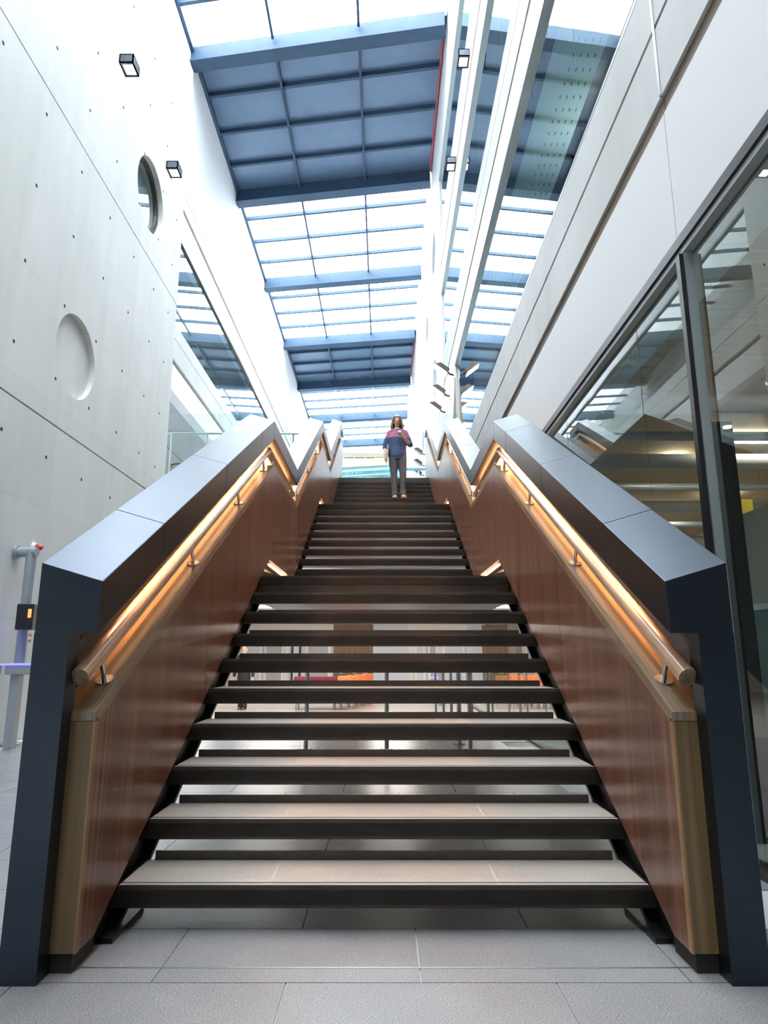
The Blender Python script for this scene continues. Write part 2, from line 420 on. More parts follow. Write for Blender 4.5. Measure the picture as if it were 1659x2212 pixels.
box('joint_liner', XL-.3, XL-.03, Y1, Y2, 9.2, 9.3, M['dark'], wf)
w5 = empty('window_5'); tag(w5, 'long strip window with mirrored skylight above the left gallery', kind='structure')
box('head_frame', XL-.12, XL+.015, Y1, Y2, 12.12, 12.2, M['frame'], w5)
for i in range(14):
    y = Y1 + i*3.0
    box('pane', XL-.05, XL-.038, y+.004, y+2.996, 9.66, 12.12, M['glass'], w5)
box('wall_gallery_back', -9.3, -9.1, Y1, Y2, 4.9, 13.2, M['soffit'])['kind'] = 'structure'
bpy.data.objects['wall_gallery_back']['label'] = 'grey back wall of the left gallery'
sl = box('ceiling_gallery', -12, XL-.02, 13.3, Y2, 7.9, 8.3, M['soffit']); tag(sl, 'grey soffit above the left gallery', kind='structure')
box('soffit_joint', -12, XL-.05, 14.0, 14.02, 7.894, 7.9, M['dark'], sl)
box('soffit_joint', -7.35, -7.33, 13.3, Y2, 7.894, 7.9, M['dark'], sl)

# ---------------------------------------------------------------- right wall
wr = empty('wall_right'); tag(wr, 'right wall of white plaster and concrete bands with brown slot', kind='structure')
X = 1.75
def band(name, y0, y1, z0, z1, m, dx=0, cuts=(3.55,)):
    ys = [y0] + [c for c in cuts if y0 < c < y1] + [y1]
    for a, b in zip(ys, ys[1:]):
        box(name, X+dx, X+.45, a+.004, b-.004, z0, z1, m, wr)
YE = 15.2
CUTS = (3.55, 9.62)
band('plaster_panel', -6, YE, 3.42, 4.325, M['plaster'], 0, CUTS)
band('slot_liner', -6, YE, 4.325, 4.445, M['slot'], .012, CUTS)
band('concrete_band', -6, YE, 4.445, 4.94, M['concrete_band'], -.01, CUTS)
band('concrete_band', -6, YE, 4.975, 5.42, M['concrete_band'], -.01, CUTS)
band('joint_liner', -6, YE, 4.93, 4.985, M['dark'], .04, ())
box('joint_seal', X-.014, X+.02, 3.535, 3.565, 4.46, 5.42, M['steel'], wr)
YG = 18.4
band('plaster_panel', -6, YG, 7.97, 8.64, M['plaster'], 0, ())
band('slot_liner', -6, YG, 8.64, 8.69, M['slot'], .02, ())
band('concrete_band', -6, YG, 8.69, 9.19, M['concrete_band'], -.01, ())
band('joint_liner', -6, YG, 9.17, 9.23, M['dark'], .04, ())
band('concrete_band', -6, YG, 9.21, 9.55, M['concrete_band'], -.01, ())
band('plaster_panel', -6, YG, 11.75, 12.58, M['plaster'], 0, ())
band('slot_liner', -6, YG, 12.58, 12.62, M['slot'], .02, ())
band('concrete_band', -6, YG, 12.62, 13.7, M['concrete_band'], -.01, ())
band('plaster_panel', -6, YG, 15.7, 18.9, M['plaster'], 0, ())
# white wall beyond the glazing, with portholes
holes = [(21.1, 14.8, .75), (25.0, 13.75, .75), (21.6, 10.25, .8), (28.5, 10.1, .8)]
zb = [4.95, 12.05, 18.9]
box('plaster_panel', X, X+.45, YE, YG, 4.95, 7.97, M['plaster'], wr)
for zz0, zz1, hh in ((4.95, 8.8, []), (8.8, 12.0, [holes[2]]), (12.0, 18.9, [])):
    pass
def plaster_with_hole(y0, y1, z0, z1, hole):
    me = panel_hole(y0, y1, z0, z1, hole, X+.45, .45); me.name = 'plaster_panel'
    o = bpy.data.objects.new('plaster_panel', me); COL.objects.link(o); me.materials.append(M['plaster']); o.parent = wr
plaster_with_hole(YG, 26.0, 4.95, 12.0, holes[2])
plaster_with_hole(26.0, 53, 4.95, 12.0, holes[3])
plaster_with_hole(YG, 23.0, 12.0, 18.9, holes[0])
plaster_with_hole(23.0, 53, 12.0, 18.9, holes[1])
for i, (cy, cz, r) in enumerate(holes):
    w = empty('window_%d' % (8+i)); tag(w, 'round porthole high in the white right wall', kind='structure', group='portholes in the white wall')
    MB().tube([(X+.2, cy, cz), (X+.19, cy, cz)], r, 40).build('pane', M['glass'], w)
    MB().tube([(X+.4, cy, cz), (X+.39, cy, cz)], r, 40).build('backing', M['soffit'], w)
MB().hexa([(1.58,15.25,4.95),(X+.2,15.25,4.95),(X+.2,15.4,4.95),(1.58,15.4,4.95),(1.735,15.25,7.6),(X+.2,15.25,7.6),(X+.2,15.4,7.6),(1.735,15.4,7.6)]).build('beige_fin', mat('beige_board', (.34,.28,.24), .6), wr)

def glazing(name, label, y0, y1, z0, z1, step, frame_m, cuts=None, hf=.035):
    w = empty(name); tag(w, label, kind='structure')
    ys = cuts or [y0 + step*i for i in range(int((y1-y0)/step)+1)] + [y1]
    for a, b in zip(ys, ys[1:]):
        if b - a > .05: box('pane', X+.04, X+.052, a+.006, b-.006, z0+.03, z1-.03, M['glass'], w)
    box('head_frame', X-.02, X+.10, y0, y1, z1-hf, z1, frame_m, w)
    box('sill_frame', X-.012, X+.10, y0, y1, z0, z0+.03, frame_m, w)
    return w
g1 = glazing('window_1', 'full height ground floor glazing on the right', -6, 14.6, 0, 3.42, 1.2, M['frame'],
             [-6,-2.5,0,1.4,3.50,4.35,6.2,8.05,9.9,11.7,14.6], .065)
box('head_rail', X-.004, X+.05, -6, 14.6, 3.315, 3.353, M['framelight'], g1)
box('mullion', X-.025, X+.03, 3.495, 3.54, 0, 3.31, M['black'], g1)
box('mullion_frame', X+.0, X+.05, 3.478, 3.493, 0, 3.31, M['framelight'], g1)
glazing('window_2', 'first floor strip window mirroring the skylight', -6, 15.2, 5.42, 7.97, 1.6, M['framelight'])
glazing('window_3', 'second floor strip window on the right wall', -6, YG, 9.55, 11.75, 2.4, M['framelight'])
glazing('window_4', 'topmost strip window on the right wall', -6, YG, 13.7, 15.7, 2.4, M['framelight'])
# rooms behind the right glazing
rb = box('wall_room_back', 6.5, 6.7, -6, 53, -.6, 19, M['plaster_warm']); tag(rb, 'pale back wall of the rooms behind the right glazing', kind='structure')
c1 = box('ceiling_room', X+.1, 6.5, -6, 14.6, 3.45, 3.6, M['tan']); tag(c1, 'tan acoustic ceiling of the ground floor room on the right', kind='structure')
for i, y in enumerate((5.6, 6.5, 7.4, 8.6, 9.8, 11.2, 12.8)):
    MB().tube([(X+.2, y, 3.2), (6.5, y, 3.2)], .05 if i % 2 else .09, 12).build('duct', M['greypipe'] if i % 2 else M['soffit'], c1, True)
f1 = box('floor_upper', X+.3, 6.5, -6, 15.2, 4.6, 4.94, M['soffit']); tag(f1, 'first floor slab behind the right glazing', kind='structure')
c2 = box('ceiling_upper', X+.11, 6.5, -6, 15.2, 7.93, 7.965, M['frame']); tag(c2, 'dark ceiling of the first floor room on the right', kind='structure')
box('perforated_panel', 1.97, 2.56, 4.5, 13.2, 7.905, 7.93, M['perf'], c2)
mb = MB()
for i in range(34):
    for j in range(4):
        mb.box(2.22 + j*.085, 2.232+j*.085, 4.9+i*.20, 4.95+i*.20, 7.90, 7.9055)
tag(mb.build('perforation', M['dark'], c2), kind='stuff')
f2 = box('floor_second', X+.3, 6.5, -6, 53, 8.9, 9.2, M['soffit']); tag(f2, 'second floor slab behind the right glazing', kind='structure')
f3 = box('floor_third', X+.3, 6.5, -6, 53, 12.9, 13.2, M['soffit']); tag(f3, 'third floor slab behind the right glazing', kind='structure')

# back and end walls
wb = box('wall_back', -12, 9, -6.3, -6, 0, 19, M['backwall']); tag(wb, 'white wall behind the viewer', kind='structure')
wo = box('wall_outer_left', -12.3, -12, -6, 53, -.6, 9, M['plaster']); tag(wo, 'outer left wall of gallery and lobby', kind='structure')
we = box('wall_end', XL, XR, 52.9, 53.2, 17.3, 19, M['plaster']); tag(we, 'white wall at the far end under the skylight', kind='structure')
w6 = empty('window_6'); tag(w6, 'glazed far end of the atrium above the top landing', kind='structure')
box('tan_band', XL, XR, 52.7, 53.1, 16.95, 17.3, M['tanband'], w6)
box('pane', XL, XR, 53.0, 53.02, 4.95, 16.95, M['glassflat'], w6)
box('sky_backing', XL, XR, 54.0, 54.2, 4.5, 17, mat('sky_backing_blue', (.16,.25,.30), .7), w6)  # board added behind the end glass to hide the bright sky
for i in range(9):
    xx = XL + .3 + i*.87
    MB().tube([(xx, 52.6, 5), (xx+.25, 52.6, 16.95)], .05, 6).build('mullion', M['endblue'], w6)
for i, (za, zb2, m) in enumerate(((16.15, 16.8, M['tanband']), (15.75, 15.95, M['endblue']), (15.35, 15.5, M['endblue']), (14.85, 15.05, M['endblue']))):
    MB().hexa([(XL,52.3,za-.35),(XR,52.3,za+.1),(XR,52.5,za+.1),(XL,52.5,za-.35),(XL,52.3,zb2-.35),(XR,52.3,zb2+.1),(XR,52.5,zb2+.1),(XL,52.5,zb2-.35)]).build('transom', m, w6)

cg = box('ceiling_side_left', -12.3, XL-.02, -6.3, 53.2, 13.25, 13.5, M['soffit']); tag(cg, 'roof over the rooms behind the left strip window', kind='structure')
cr_ = box('ceiling_side_right', X+.3, 6.7, -6.3, 53.2, 18.7, 19, M['soffit']); tag(cr_, 'roof over the rooms behind the right glazing', kind='structure')
wsl = box('wall_side_end', -12.3, XL-.0, 53, 53.2, 4.9, 13.5, M['soffit']); tag(wsl, 'end wall of the left gallery', kind='structure')
wsr = box('wall_side_end_right', X+.2, 6.7, 53, 53.2, 2, 19, M['soffit']); tag(wsr, 'end wall of the right hand rooms', kind='structure')

# ---------------------------------------------------------------- roof
rf = empty('ceiling'); tag(rf, 'glazed steel roof with skylights and solid dark bays', kind='structure')
def bar(p, q, w, d, name, m, parent=rf, up=0):
    """rectangular bar between roof points, width in plan w, hanging depth d below z"""
    p = Vector(p); q = Vector(q); t = (q - p).normalized(); sd = Vector((-t.y, t.x, 0)) * (w/2)
    dn = Vector((0,0,-d))
    MB().hexa([p-sd+dn, q-sd+dn, q+sd+dn, p+sd+dn, p-sd, q-sd, q+sd, p+sd]).build(name, m, parent)
for k in range(-4, 6):
    glz = k in GLASS_BAYS
    for c in range(3):
        s0, s1 = c/3, (c+1)/3
        for q in range(4):
            ka, kb = k + q/4, k + (q+1)/4
            cs = [(rx(s0), ry(ka,s0)), (rx(s1), ry(ka,s1)), (rx(s1), ry(kb,s1)), (rx(s0), ry(kb,s0))]
            z0, z1 = (RZ+.02, RZ+.032) if glz else (RZ-.02, RZ+.06)
            MB().hexa([(*p, z0) for p in cs] + [(*p, z1) for p in cs]).build('pane' if glz else 'roof_panel', M['skyglass'] if glz else M['roofpanel'], rf)
    for q in (1, 2, 3):
        kk = k + q/4
        dp = .13 if glz else .16
        bar((rx(0)+.08, ry(kk,.011), RZ), (rx(1)-.1, ry(kk,.986), RZ), .10, dp, 'purlin', M['roofsteel'])
    for c in (1, 2):
        s = c/3
        bar((rx(s), ry(k,s)+.2, RZ-.05), (rx(s), ry(k+1,s)-.2, RZ-.05), .07, .16, 'mullion', M['roofsteel'])
    for s in (0,):
        bar((rx(s)+.05, ry(k,s), RZ), (rx(s)+.05, ry(k+1,s), RZ), .10, .16, 'edge_rail', M['roofsteel'])
    if not glz:
        bar((rx(1)-.06, ry(k,1)+.15, RZ-.02), (rx(1)-.06, ry(k+1,1)-.1, RZ-.02), .04, .08, 'red_edge', M['redtrim'])
for k in range(-4, 7):
    bar((rx(0), ry(k,0), RZ), (rx(1)-.06, ry(k,.99), RZ), .26, .50, 'beam', M['roofsteel'])
    bar((rx(0), ry(k,0), RZ-.50), (rx(1)-.06, ry(k,.99), RZ-.50), .42, .05, 'beam_flange', M['roofsteel'])
wt = box('trim_1', XR-.02, X+.46, -6, 53, RZ-.02, 18.95, M['plaster']); tag(wt, 'white upstand along the right edge of the roof', kind='structure')
# drain chains under the last bays
for s in (1/3, 2/3):
    mb = MB()
    for i in range(40):
        y = ry(4, s) + .3 + i*.28
        mb.ellip((rx(s), y, RZ-.28), .05, .10, .05, 6, 5)
    tag(mb.build('cable_chain', M['steel'], rf), kind='stuff')

# ---------------------------------------------------------------- first floor slab, lobby shell
fs = box('floor_first', -12, X+.3, 14.70, 53, 4.5, 4.95, M['plaster']); tag(fs, 'first floor slab at the top of the stairs', kind='structure')
wfa = box('wall_fascia', -12, 9, 14.72, 14.95, 2.26, 4.5, M['plaster']); tag(wfa, 'white fascia below the first floor edge', kind='structure')
lc = box('ceiling_lobby', -12, 9, 14.95, 29, 2.26, 2.4, M['plaster']); tag(lc, 'white lobby ceiling behind the stairs', kind='structure')
lw = box('wall_lobby_back', -12, 9, 28, 28.2, -.5, 2.3, M['plaster_warm']); tag(lw, 'pale lobby back wall seen between the treads', kind='structure')
box('wood_panel', -2.08, -.46, 27.93, 28, -.48, 2.26, M['wallwood'], lw)
box('wood_panel', 3.6, 5.1, 27.93, 28, -.48, 2.26, M['wallwood'], lw)
box('pale_panel', -.44, 1.0, 27.95, 28, -.48, 2.26, M['paleblue'], lw)
for i, (xa, xb) in enumerate(((-5.8,-5.0),(-4.9,-4.1),(-3.8,-3.4),(-3.2,-2.2),(1.25,1.7),(1.8,2.2),(2.4,3.3),(5.3,6.2))):
    d = box('door_%d' % (i+1), xa, xb, 27.9, 27.97, -.48, 1.75, (M['frame'] if i in (2,) else M['white'])); tag(d, 'lobby door in the pale back wall', kind='structure', group='lobby doors')
    box('pane', xa+.09, xb-.09, 27.885, 27.9, -.3, 1.6, M['soffit'] if i % 2 else M['paleblue'], d)
for i, xx in enumerate((-1.75, -1.2, -.75)):                 # round porthole handles on the veneer
    MB().disc_ring((xx, 27.9, .42), .12, .16, .03).build('ring_handle', M['steel'], lw)
wx = {-6: 'far left', -3: 'left of centre', .2: 'middle', 3.4: 'right of centre', 6.3: 'far right'}
for i, (xx, yy) in enumerate(((-6,17),(-6,22),(-3,17.5),(-3,23.5),(0.2,17.5),(0.2,23.5),(3.4,17.5),(3.4,23.5),(6.3,19))):
    l = box('ceiling_light', xx-.55, xx+.55, yy-.3, yy+.3, 2.235, 2.262, M['pane_lamp'])
    tag(l, 'white light panel in the lobby ceiling, %s, %s row' % (wx[xx], 'nearer' if yy < 20 else 'farther'), 'ceiling light', 'lobby light panels')
for i, (xx, yy) in enumerate(((3.6,4.5),(3.6,8.0),(3.6,11.5),(5.2,6.2),(5.2,10))):
    l = MB().cyl((xx, yy, 3.33), .16, .12, 'z', 20).build('pendant_downlight', M['room_lamp'])
    tag(l, 'round downlight in the tan ceiling behind the ground floor glass, %s' % ('nearest by the mullion', 'second along the glass', 'third along the glass', 'nearer of the inner pair', 'farther of the inner pair')[i], 'downlight', 'tan ceiling downlights')
for i, (xx, yy) in enumerate(((4.4,3.5),(4.4,7.2),(4.4,10.9))):  # extra panels added only to brighten the room behind the glass
    l = box('ceiling_light', xx-.7, xx+.7, yy-.15, yy+.15, 3.40, 3.448, M['room_lamp']); tag(l, 'long light panel added to brighten the room behind the ground floor glass, %s of three' % ('nearest', 'middle', 'farthest')[i], 'ceiling light', 'added room light panels')
ul = empty('uplighter', (2.75, 7.6, 4.95)); tag(ul, 'slim uplighter added to brighten the perforated ceiling on the first floor', 'fill lamp')  # unseen lamp added to give the perforated ceiling its warm glow
MB().tube([(0,0,0),(0,0,.02)], .16, 20).build('base', M['steel'], ul, True); MB().tube([(0,0,.02),(0,0,2.1)], .018, 10).build('pole', M['steel'], ul, True)
MB().tube([(0,0,2.05),(0,0,2.20)], [.05,.16], 20).build('bowl', M['frame'], ul, True); MB().tube([(0,0,2.195),(0,0,2.205)], .145, 20).build('lamp_disc', M['pane_lamp'], ul)
for i, (xx, yy) in enumerate(((-6.4,16.1),(-7.0,19.5),(-6.6,23.0))):
    l = MB().cyl((xx, yy, 7.86), .12, .05, 'z', 18).build('downlight', M['pane_lamp']); tag(l, 'small round downlight in the grey gallery soffit, %s of three' % ('nearest', 'middle', 'farthest')[i], 'downlight', 'gallery downlights')

# ---------------------------------------------------------------- staircase
RI, GO = .165, (5.455 - 2.748)/9
def nose(n):
    f = (n-1)//10
    return 2.748 + f*(9*GO + 1.88) + ((n-1) % 10)*GO, RI*n
stair = empty('staircase', (0, 2.748, 0))
tag(stair, 'wide open riser staircase of dark steel trays with stone treads', 'staircase')
HW = 1.03
def off(mb):                     # geometry is written in world space, parent sits at the base
    return mb
def child(o, parent):
    o.parent = parent; o.matrix_parent_inverse = Matrix.Translation(-Vector(parent.location)); return o
tiles_x = [(-HW+.03, -.437), (-.433, .433), (.437, HW-.03)]
tray_me = {}
def tray_mesh(depth, landing):
    mb = MB()
    mb.box(-HW, HW, 0, depth, -.068, -.016)
    mb.box(-HW, HW, 0, .006, -.068, 0)
    if landing:
        mb.box(-HW, HW, .03, .11, -.20, -.068)
        mb.box(-HW, HW, .03, depth, -.215, -.19)
        mb.box(-HW, HW, depth-.04, depth, -.20, -.068)
    else:
        mb.box(-HW+.06, HW-.06, depth-.012, depth, -.068, .034)
        mb.box(-HW, HW, .02, .06, -.085, -.068)
    return mb.mesh('tread')
def stone_mesh(x0, x1, depth):
    return MB().box(x0, x1, .010, depth-.014, -.016, -.001).mesh('stone_tile')
groove = MB().box(-HW+.03, HW-.03, .030, .036, -.003, .0004).mesh('grip_strip')
jm = {}
for n in range(1, 30):
    y, z = nose(n); land = n in (10, 20)
    depth = (1.88 + .33) if land else .335
    if depth not in tray_me:
        tm = tray_mesh(depth, land); tm.materials.append(M['treadsteel'])
        sms = []
        for a, b in tiles_x:
            s_ = stone_mesh(a, b, depth); s_.materials.append(M['stone']); sms.append(s_)
        tray_me[depth] = (tm, sms)
    if not groove.materials: groove.materials.append(M['dark'])
    tm, sms = tray_me[depth]
    t = bpy.data.objects.new('landing' if land else 'tread', tm); COL.objects.link(t)
    t.parent = stair; t.location = (0, y - 2.748, z)
    for s_ in sms:
        o = bpy.data.objects.new('stone_tile', s_); COL.objects.link(o); o.parent = t
    if depth not in jm:
        jm[depth] = MB().box(-.0022,.0022,.012,depth-.015,-.014,-.0012).mesh('tile_joint'); jm[depth].materials.append(M['grout'])
    for xj in (-.435, .435):
        o = bpy.data.objects.new('tile_joint', jm[depth]); COL.objects.link(o); o.parent = t; o.location.x = xj
    o = bpy.data.objects.new('grip_strip', groove); COL.objects.link(o); o.parent = t
y, z = nose(30)
child(box('landing_edge', -HW, HW, y, 14.70, z-.12, z, M['treadsteel']), stair)
# profile lines along the stair (y, z)
def periodic(first):             # first: knots of flight one [(start..)], peak, valley
    pts = list(first)
    pk, vl = first[-2], first[-1]
    dy, dz = 9*GO + 1.88, 1.65
    for i in (1, 2):
        pts.append((pk[0] + dy*i, pk[1] + dz*i))
        pts.append((vl[0] + dy*i, vl[1] + dz*i))
    pts[-1] = (15.9, pts[-2][1])
    return pts
CAP = periodic([(2.347, .2546+H), (5.72, 2.077+H), (7.35, 2.065+H)])
BOT = periodic([(2.347, .073+H), (5.76, 1.912+H), (7.40, 1.90+H)])
LED = periodic([(2.42, -.194+H), (5.86, 1.70+H), (7.48, 1.69+H)])
PAN = periodic([(2.42, -.952+H), (2.56, -.950+H), (2.748, -.848+H), (5.80, .82+H), (7.37, .82+H)])
RAIL = periodic([(2.40, -.076+H), (5.86, 1.835+H), (7.52, 1.825+H)])
def zl(line, y):
    if y <= line[0][0]:
        (a, b), (c, d) = line[0], line[1]
        return b + (d-b)/(c-a)*(y-a)
    for (a, b), (c, d) in zip(line, line[1:]):
        if y <= c: return b + (d-b)*(y-a)/(c-a)
    return line[-1][1]
YEND = 15.6
for sg in (-1, 1):               # stringers: web plate and lower flange
    mb = MB()
    ys = [2.55, 2.75, 2.994, 3.3, 5.455, 5.62, 7.2, 7.335, 10.04, 10.2, 11.8, 11.92, 14.6]
    def zt(y): return max(.01, zl(PAN, y) - .02)
    def zb_(y): return max(.0, zl(PAN, y) - .195)
    mb.loft([[(sg*1.035, y, zb_(y)), (sg*1.11, y, zb_(y)), (sg*1.11, y, zt(y)), (sg*1.035, y, zt(y))] for y in ys])
    mb.loft([[(sg*.995, y, zb_(y)), (sg*1.11, y, zb_(y)), (sg*1.11, y, zb_(y)+.022), (sg*.995, y, zb_(y)+.022)] for y in ys[1:]])
    mb.box(min(sg*.975, sg*1.09), max(sg*.975, sg*1.09), 2.66, 2.98, 0, .018)
    child(mb.build('stringer', M['blacksteel']), stair)

def balustrade(sg, label):
    b = empty('balustrade', (sg*1.1, 2.347, 0)); tag(b, label, 'balustrade')
    def C(o): return child(o, b)
    def seg(name, m, xa, xb, top, bot, y0, y1, kn, slope_out=0.0, bevel=0):
        ys = sorted(set([y0, y1] + [k for k in kn if y0 + .02 < k < y1 - .02]))
        secs = [[(sg*xa, y, bot(y)), (sg*xb, y, bot(y)), (sg*xb, y, top(y) + slope_out), (sg*xa, y, top(y))] for y in ys]
        return C(MB().loft(secs).build(name, m, bevel=bevel))
    kc = [k[0] for k in CAP] + [k[0] for k in BOT]
    kp = [k[0] for k in PAN] + [k[0] for k in LED]
    # metal capping, in sheets with fine joints; mitred at each bend
    dy = 9*GO + 1.88
    joints = [2.347, 2.95, 4.06, 5.18, 5.735, 7.37]
    for i in (1, 2):
        o = dy*i
        joints += [8.45 if i == 1 else 8.45+dy, 9.6 if i == 1 else 9.6+dy, 5.735+o, 7.37+o]
    joints = [j for j in joints if j < YEND - .3] + [YEND]
    for y0, y1 in zip(joints, joints[1:]):
        g = .0025
        seg('cap_sheet', M['capmetal'], .99, 1.213, lambda y: zl(CAP, y), lambda y: zl(BOT, y), y0 + (g if y0 > 2.4 else 0), y1 - g, kc, .066, .003)
    # newel post standing on the floor
    mb = MB().box(min(sg*1.09, sg*1.213), max(sg*1.09, sg*1.213), 2.347, 2.43, 0, .075+H)
    C(mb.build('newel_post', M['capmetal']))
    # core and outer skin
    seg('outer_skin', M['capmetal'], 1.15, 1.210, lambda y: zl(BOT, y) + .01, lambda y: max(0.0, zl(PAN, y) - .20), 2.425, YEND, kc + kp)
    seg('slot_back', M['backing'], 1.145, 1.152, lambda y: zl(BOT, y) + .005, lambda y: zl(LED, y) - .05, 2.43, YEND - .01, kc + kp)
    seg('core', M['dark'], 1.032, 1.149, lambda y: zl(LED, y) - .033, lambda y: zl(PAN, y) + .004, 2.445, YEND - .01, kp)
    # timber ledge
    lj = [2.42, 5.87, 7.49, 5.87+dy, 7.49+dy, 5.87+2*dy, YEND]
    for y0, y1 in zip(lj, lj[1:]):
        seg('ledge_board', M['oakgrey'], 1.005, 1.0645, lambda y: zl(LED, y), lambda y: zl(LED, y) - .030, y0, y1 - .001, kp)
        seg('ledge_board', M['oak'], 1.065, 1.144, lambda y: zl(LED, y), lambda y: zl(LED, y) - .030, y0, y1 - .001, kp)
    C(MB().box(min(sg*1.008, sg*1.122), max(sg*1.008, sg*1.122), 2.421, 2.443, .061, zl(LED, 2.42) - .031).build('end_board', M['endwood'], bevel=.002))
    C(MB().box(min(sg*1.02, sg*1.12), max(sg*1.02, sg*1.12), 2.435, 2.60, 0, .062).build('plinth', M['dark']))
    # veneered panels
    pj = [2.444, 3.86, 4.88, 5.92, 7.48, 8.55, 9.55, 10.5, 12.06, 13.1, 14.1, 15.08, YEND]
    for y0, y1 in zip(pj, pj[1:]):
        seg('veneer_panel', M['walnut'], 1.005, 1.031, lambda y: zl(LED, y) - .034, lambda y: zl(PAN, y), y0 + .003, y1 - .003, kp)
    seg('edge_strip', M['oak'], 1.0045, 1.008, lambda y: zl(LED, y) - .031, lambda y: zl(LED, y) - .044, 2.443, YEND, kp)
    C(MB().box(min(sg*1.004, sg*1.012), max(sg*1.004, sg*1.012), 2.420, 2.446, .061, zl(LED, 2.42)-.031).build('edge_strip', M['oak']))
    # handrail
    hr = [(sg*1.065, y, z) for y, z in RAIL if y < YEND] + [(sg*1.065, YEND-.1, RAIL[-1][1])]
    secs = []
    n = 20
    for i, (x, y, z) in enumerate(hr):
        for_end = []
        d0 = Vector((0, hr[i][1]-hr[i-1][1], hr[i][2]-hr[i-1][2])).normalized() if i else None
        d1 = Vector((0, hr[i+1][1]-hr[i][1], hr[i+1][2]-hr[i][2])).normalized() if i < len(hr)-1 else None
        d = ((d0 or d1) + (d1 or d0)).normalized()
        k = 1/ max(.5, d.dot(d0 or d1))
        nrm = Vector((0, -d.z, d.y))
        secs.append([Vector((x,y,z)) + Vector((1,0,0))*math.cos(2*math.pi*j/n)*.0335 + nrm*math.sin(2*math.pi*j/n)*.0335*k for j in range(n)])
    h = C(MB().loft(secs).build('handrail', M['rail'], smooth=True))
    h.data.materials.append(M['railend']); h.data.polygons[len(h.data.polygons)-2].material_index = 1; h.data.polygons[len(h.data.polygons)-1].material_index = 1
    # brackets
    for y in [2.60, 3.67, 4.73, 5.66, 6.1, 7.2, 7.85, 8.9, 9.95, 10.7, 11.8, 12.4, 13.4, 14.5]:
        z0 = zl(LED, y); z1 = zl(RAIL, y) - .02
        flat = abs(zl(LED, y+.05) - z0) < .01
        sl = 0 if flat else .5475
        nd = Vector((0, -sl, 1)).normalized()
        base = Vector((sg*1.058, y, z0))
        top = base + nd*(z1 - z0)*nd.z
        mb = MB().tube([base, base + nd*.007], .034, 20)
        mb.tube([base + nd*.004, base + (top-base)*.85, top], [.009, .009, .012], 12)
        C(mb.build('bracket', M['chrome'], smooth=True))
    # light strips under the capping
    for y0, y1 in ((2.75, 5.70), (5.85, 7.25), (7.55, 10.2), (10.45, 11.8), (12.1, 14.8)):
        seg('light_strip', M['led'], 1.098, 1.118, lambda y: zl(BOT, y) - .001, lambda y: zl(BOT, y) - .012, y0, y1, kc)
    for y0, y1 in ((6.1, 7.2), (10.68, 11.78)):
        seg('foot_light', M['ledlow'], 1.05, 1.07, lambda y: zl(PAN, y) + .002, lambda y: zl(PAN, y) - .012, y0, y1, kp)
    return b
balustrade(-1, 'zigzag metal capped balustrade with walnut panels beside the concrete wall')
balustrade(1, 'zigzag metal capped balustrade with walnut panels beside the glazed wall')

# ---------------------------------------------------------------- square wall lights
def wall_light(x, y, z, sg, label):
    e = empty('wall_light', (x, y, z)); tag(e, label, 'wall light', 'square wall lights')
    w, d, h = .15, .24, .17
    mb = MB().box(*sorted((0, sg*d)), -w, w, h-.02, h)
    mb.box(*sorted((0, sg*d)), -w, -w+.02, 0, h).box(*sorted((0, sg*d)), w-.02, w, 0, h).box(*sorted((sg*d, sg*(d-.02))), -w, w, 0, h).box(*sorted((0, sg*.02)), -w, w, 0, h)
    mb.build('housing', M['lampbody'], e)
    MB().box(*sorted((0, sg*d)), -w, w, 0, .015).build('bottom_plate', M['lampbody'], e)
    MB().box(*sorted((sg*.05, sg*(d-.03))), -w+.055, w-.055, -.004, 0).build('lens', M['lamp'], e)
    return e
wall_light(CX, 9.6, 9.92+H-.08, 1, 'square grey wall light high on the concrete wall, nearer of two')
wall_light(CX, 12.1, 9.91+H-.08, 1, 'square grey wall light on the concrete wall beside the porthole')
wall_light(X, 11.4, 11.95+H-.08, -1, 'square grey wall light high on the right wall, upper of two')
wall_light(X, 14.1, 11.7+H-.08, -1, 'square grey wall light on the right wall, lower of two')

# ---------------------------------------------------------------- floodlights on the white wall
def floodlight(y, z, label, lit=True):
    e = empty('floodlight', (X, y, z)); tag(e, label, 'floodlight', 'floodlights on the white wall')
    MB().box(-.03, 0, -.08, .08, -.10, .10).build('wall_plate', M['white'], e)
    mb = MB().tube([(-.02, 0, 0), (-.12, 0, .02), (-.16, 0, .06)], .022, 8); mb.build('arm', M['black'], e)
    # tapered hood, glowing face turned down towards the stair
    R = Matrix.Translation((-.32, -.02, .16)) @ Matrix.Rotation(math.radians(38), 4, 'Y')
    hexo = [(-.20, -.14, -.05), (.20, -.14, -.05), (.20, .14, -.05), (-.20, .14, -.05), (-.10, -.09, .09), (.16, -.09, .09), (.16, .09, .09), (-.10, .09, .09)]
    MB().hexa([R @ Vector(p) for p in hexo]).build('hood', mat('flood_hood', (.10,.07,.06), .4, .4) if 'flood_hood' not in bpy.data.materials else bpy.data.materials['flood_hood'], e, bevel=.01)
    face = [(-.185, -.125, -.058), (.185, -.125, -.058), (.185, .125, -.058), (-.185, .125, -.058), (-.185, -.125, -.051), (.185, -.125, -.051), (.185, .125, -.051), (-.185, .125, -.051)]
    MB().hexa([R @ Vector(p) for p in face]).build('lens', M['lamp'] if lit else M['soffit'], e)
for y, z, w in ((15.35, 6.75+H, 'first'), (16.4, 6.62+H, 'second'), (17.6, 6.62+H, 'third')):
    floodlight(y, z, 'lit hooded floodlight on the white wall, %s of the nearer three' % w)
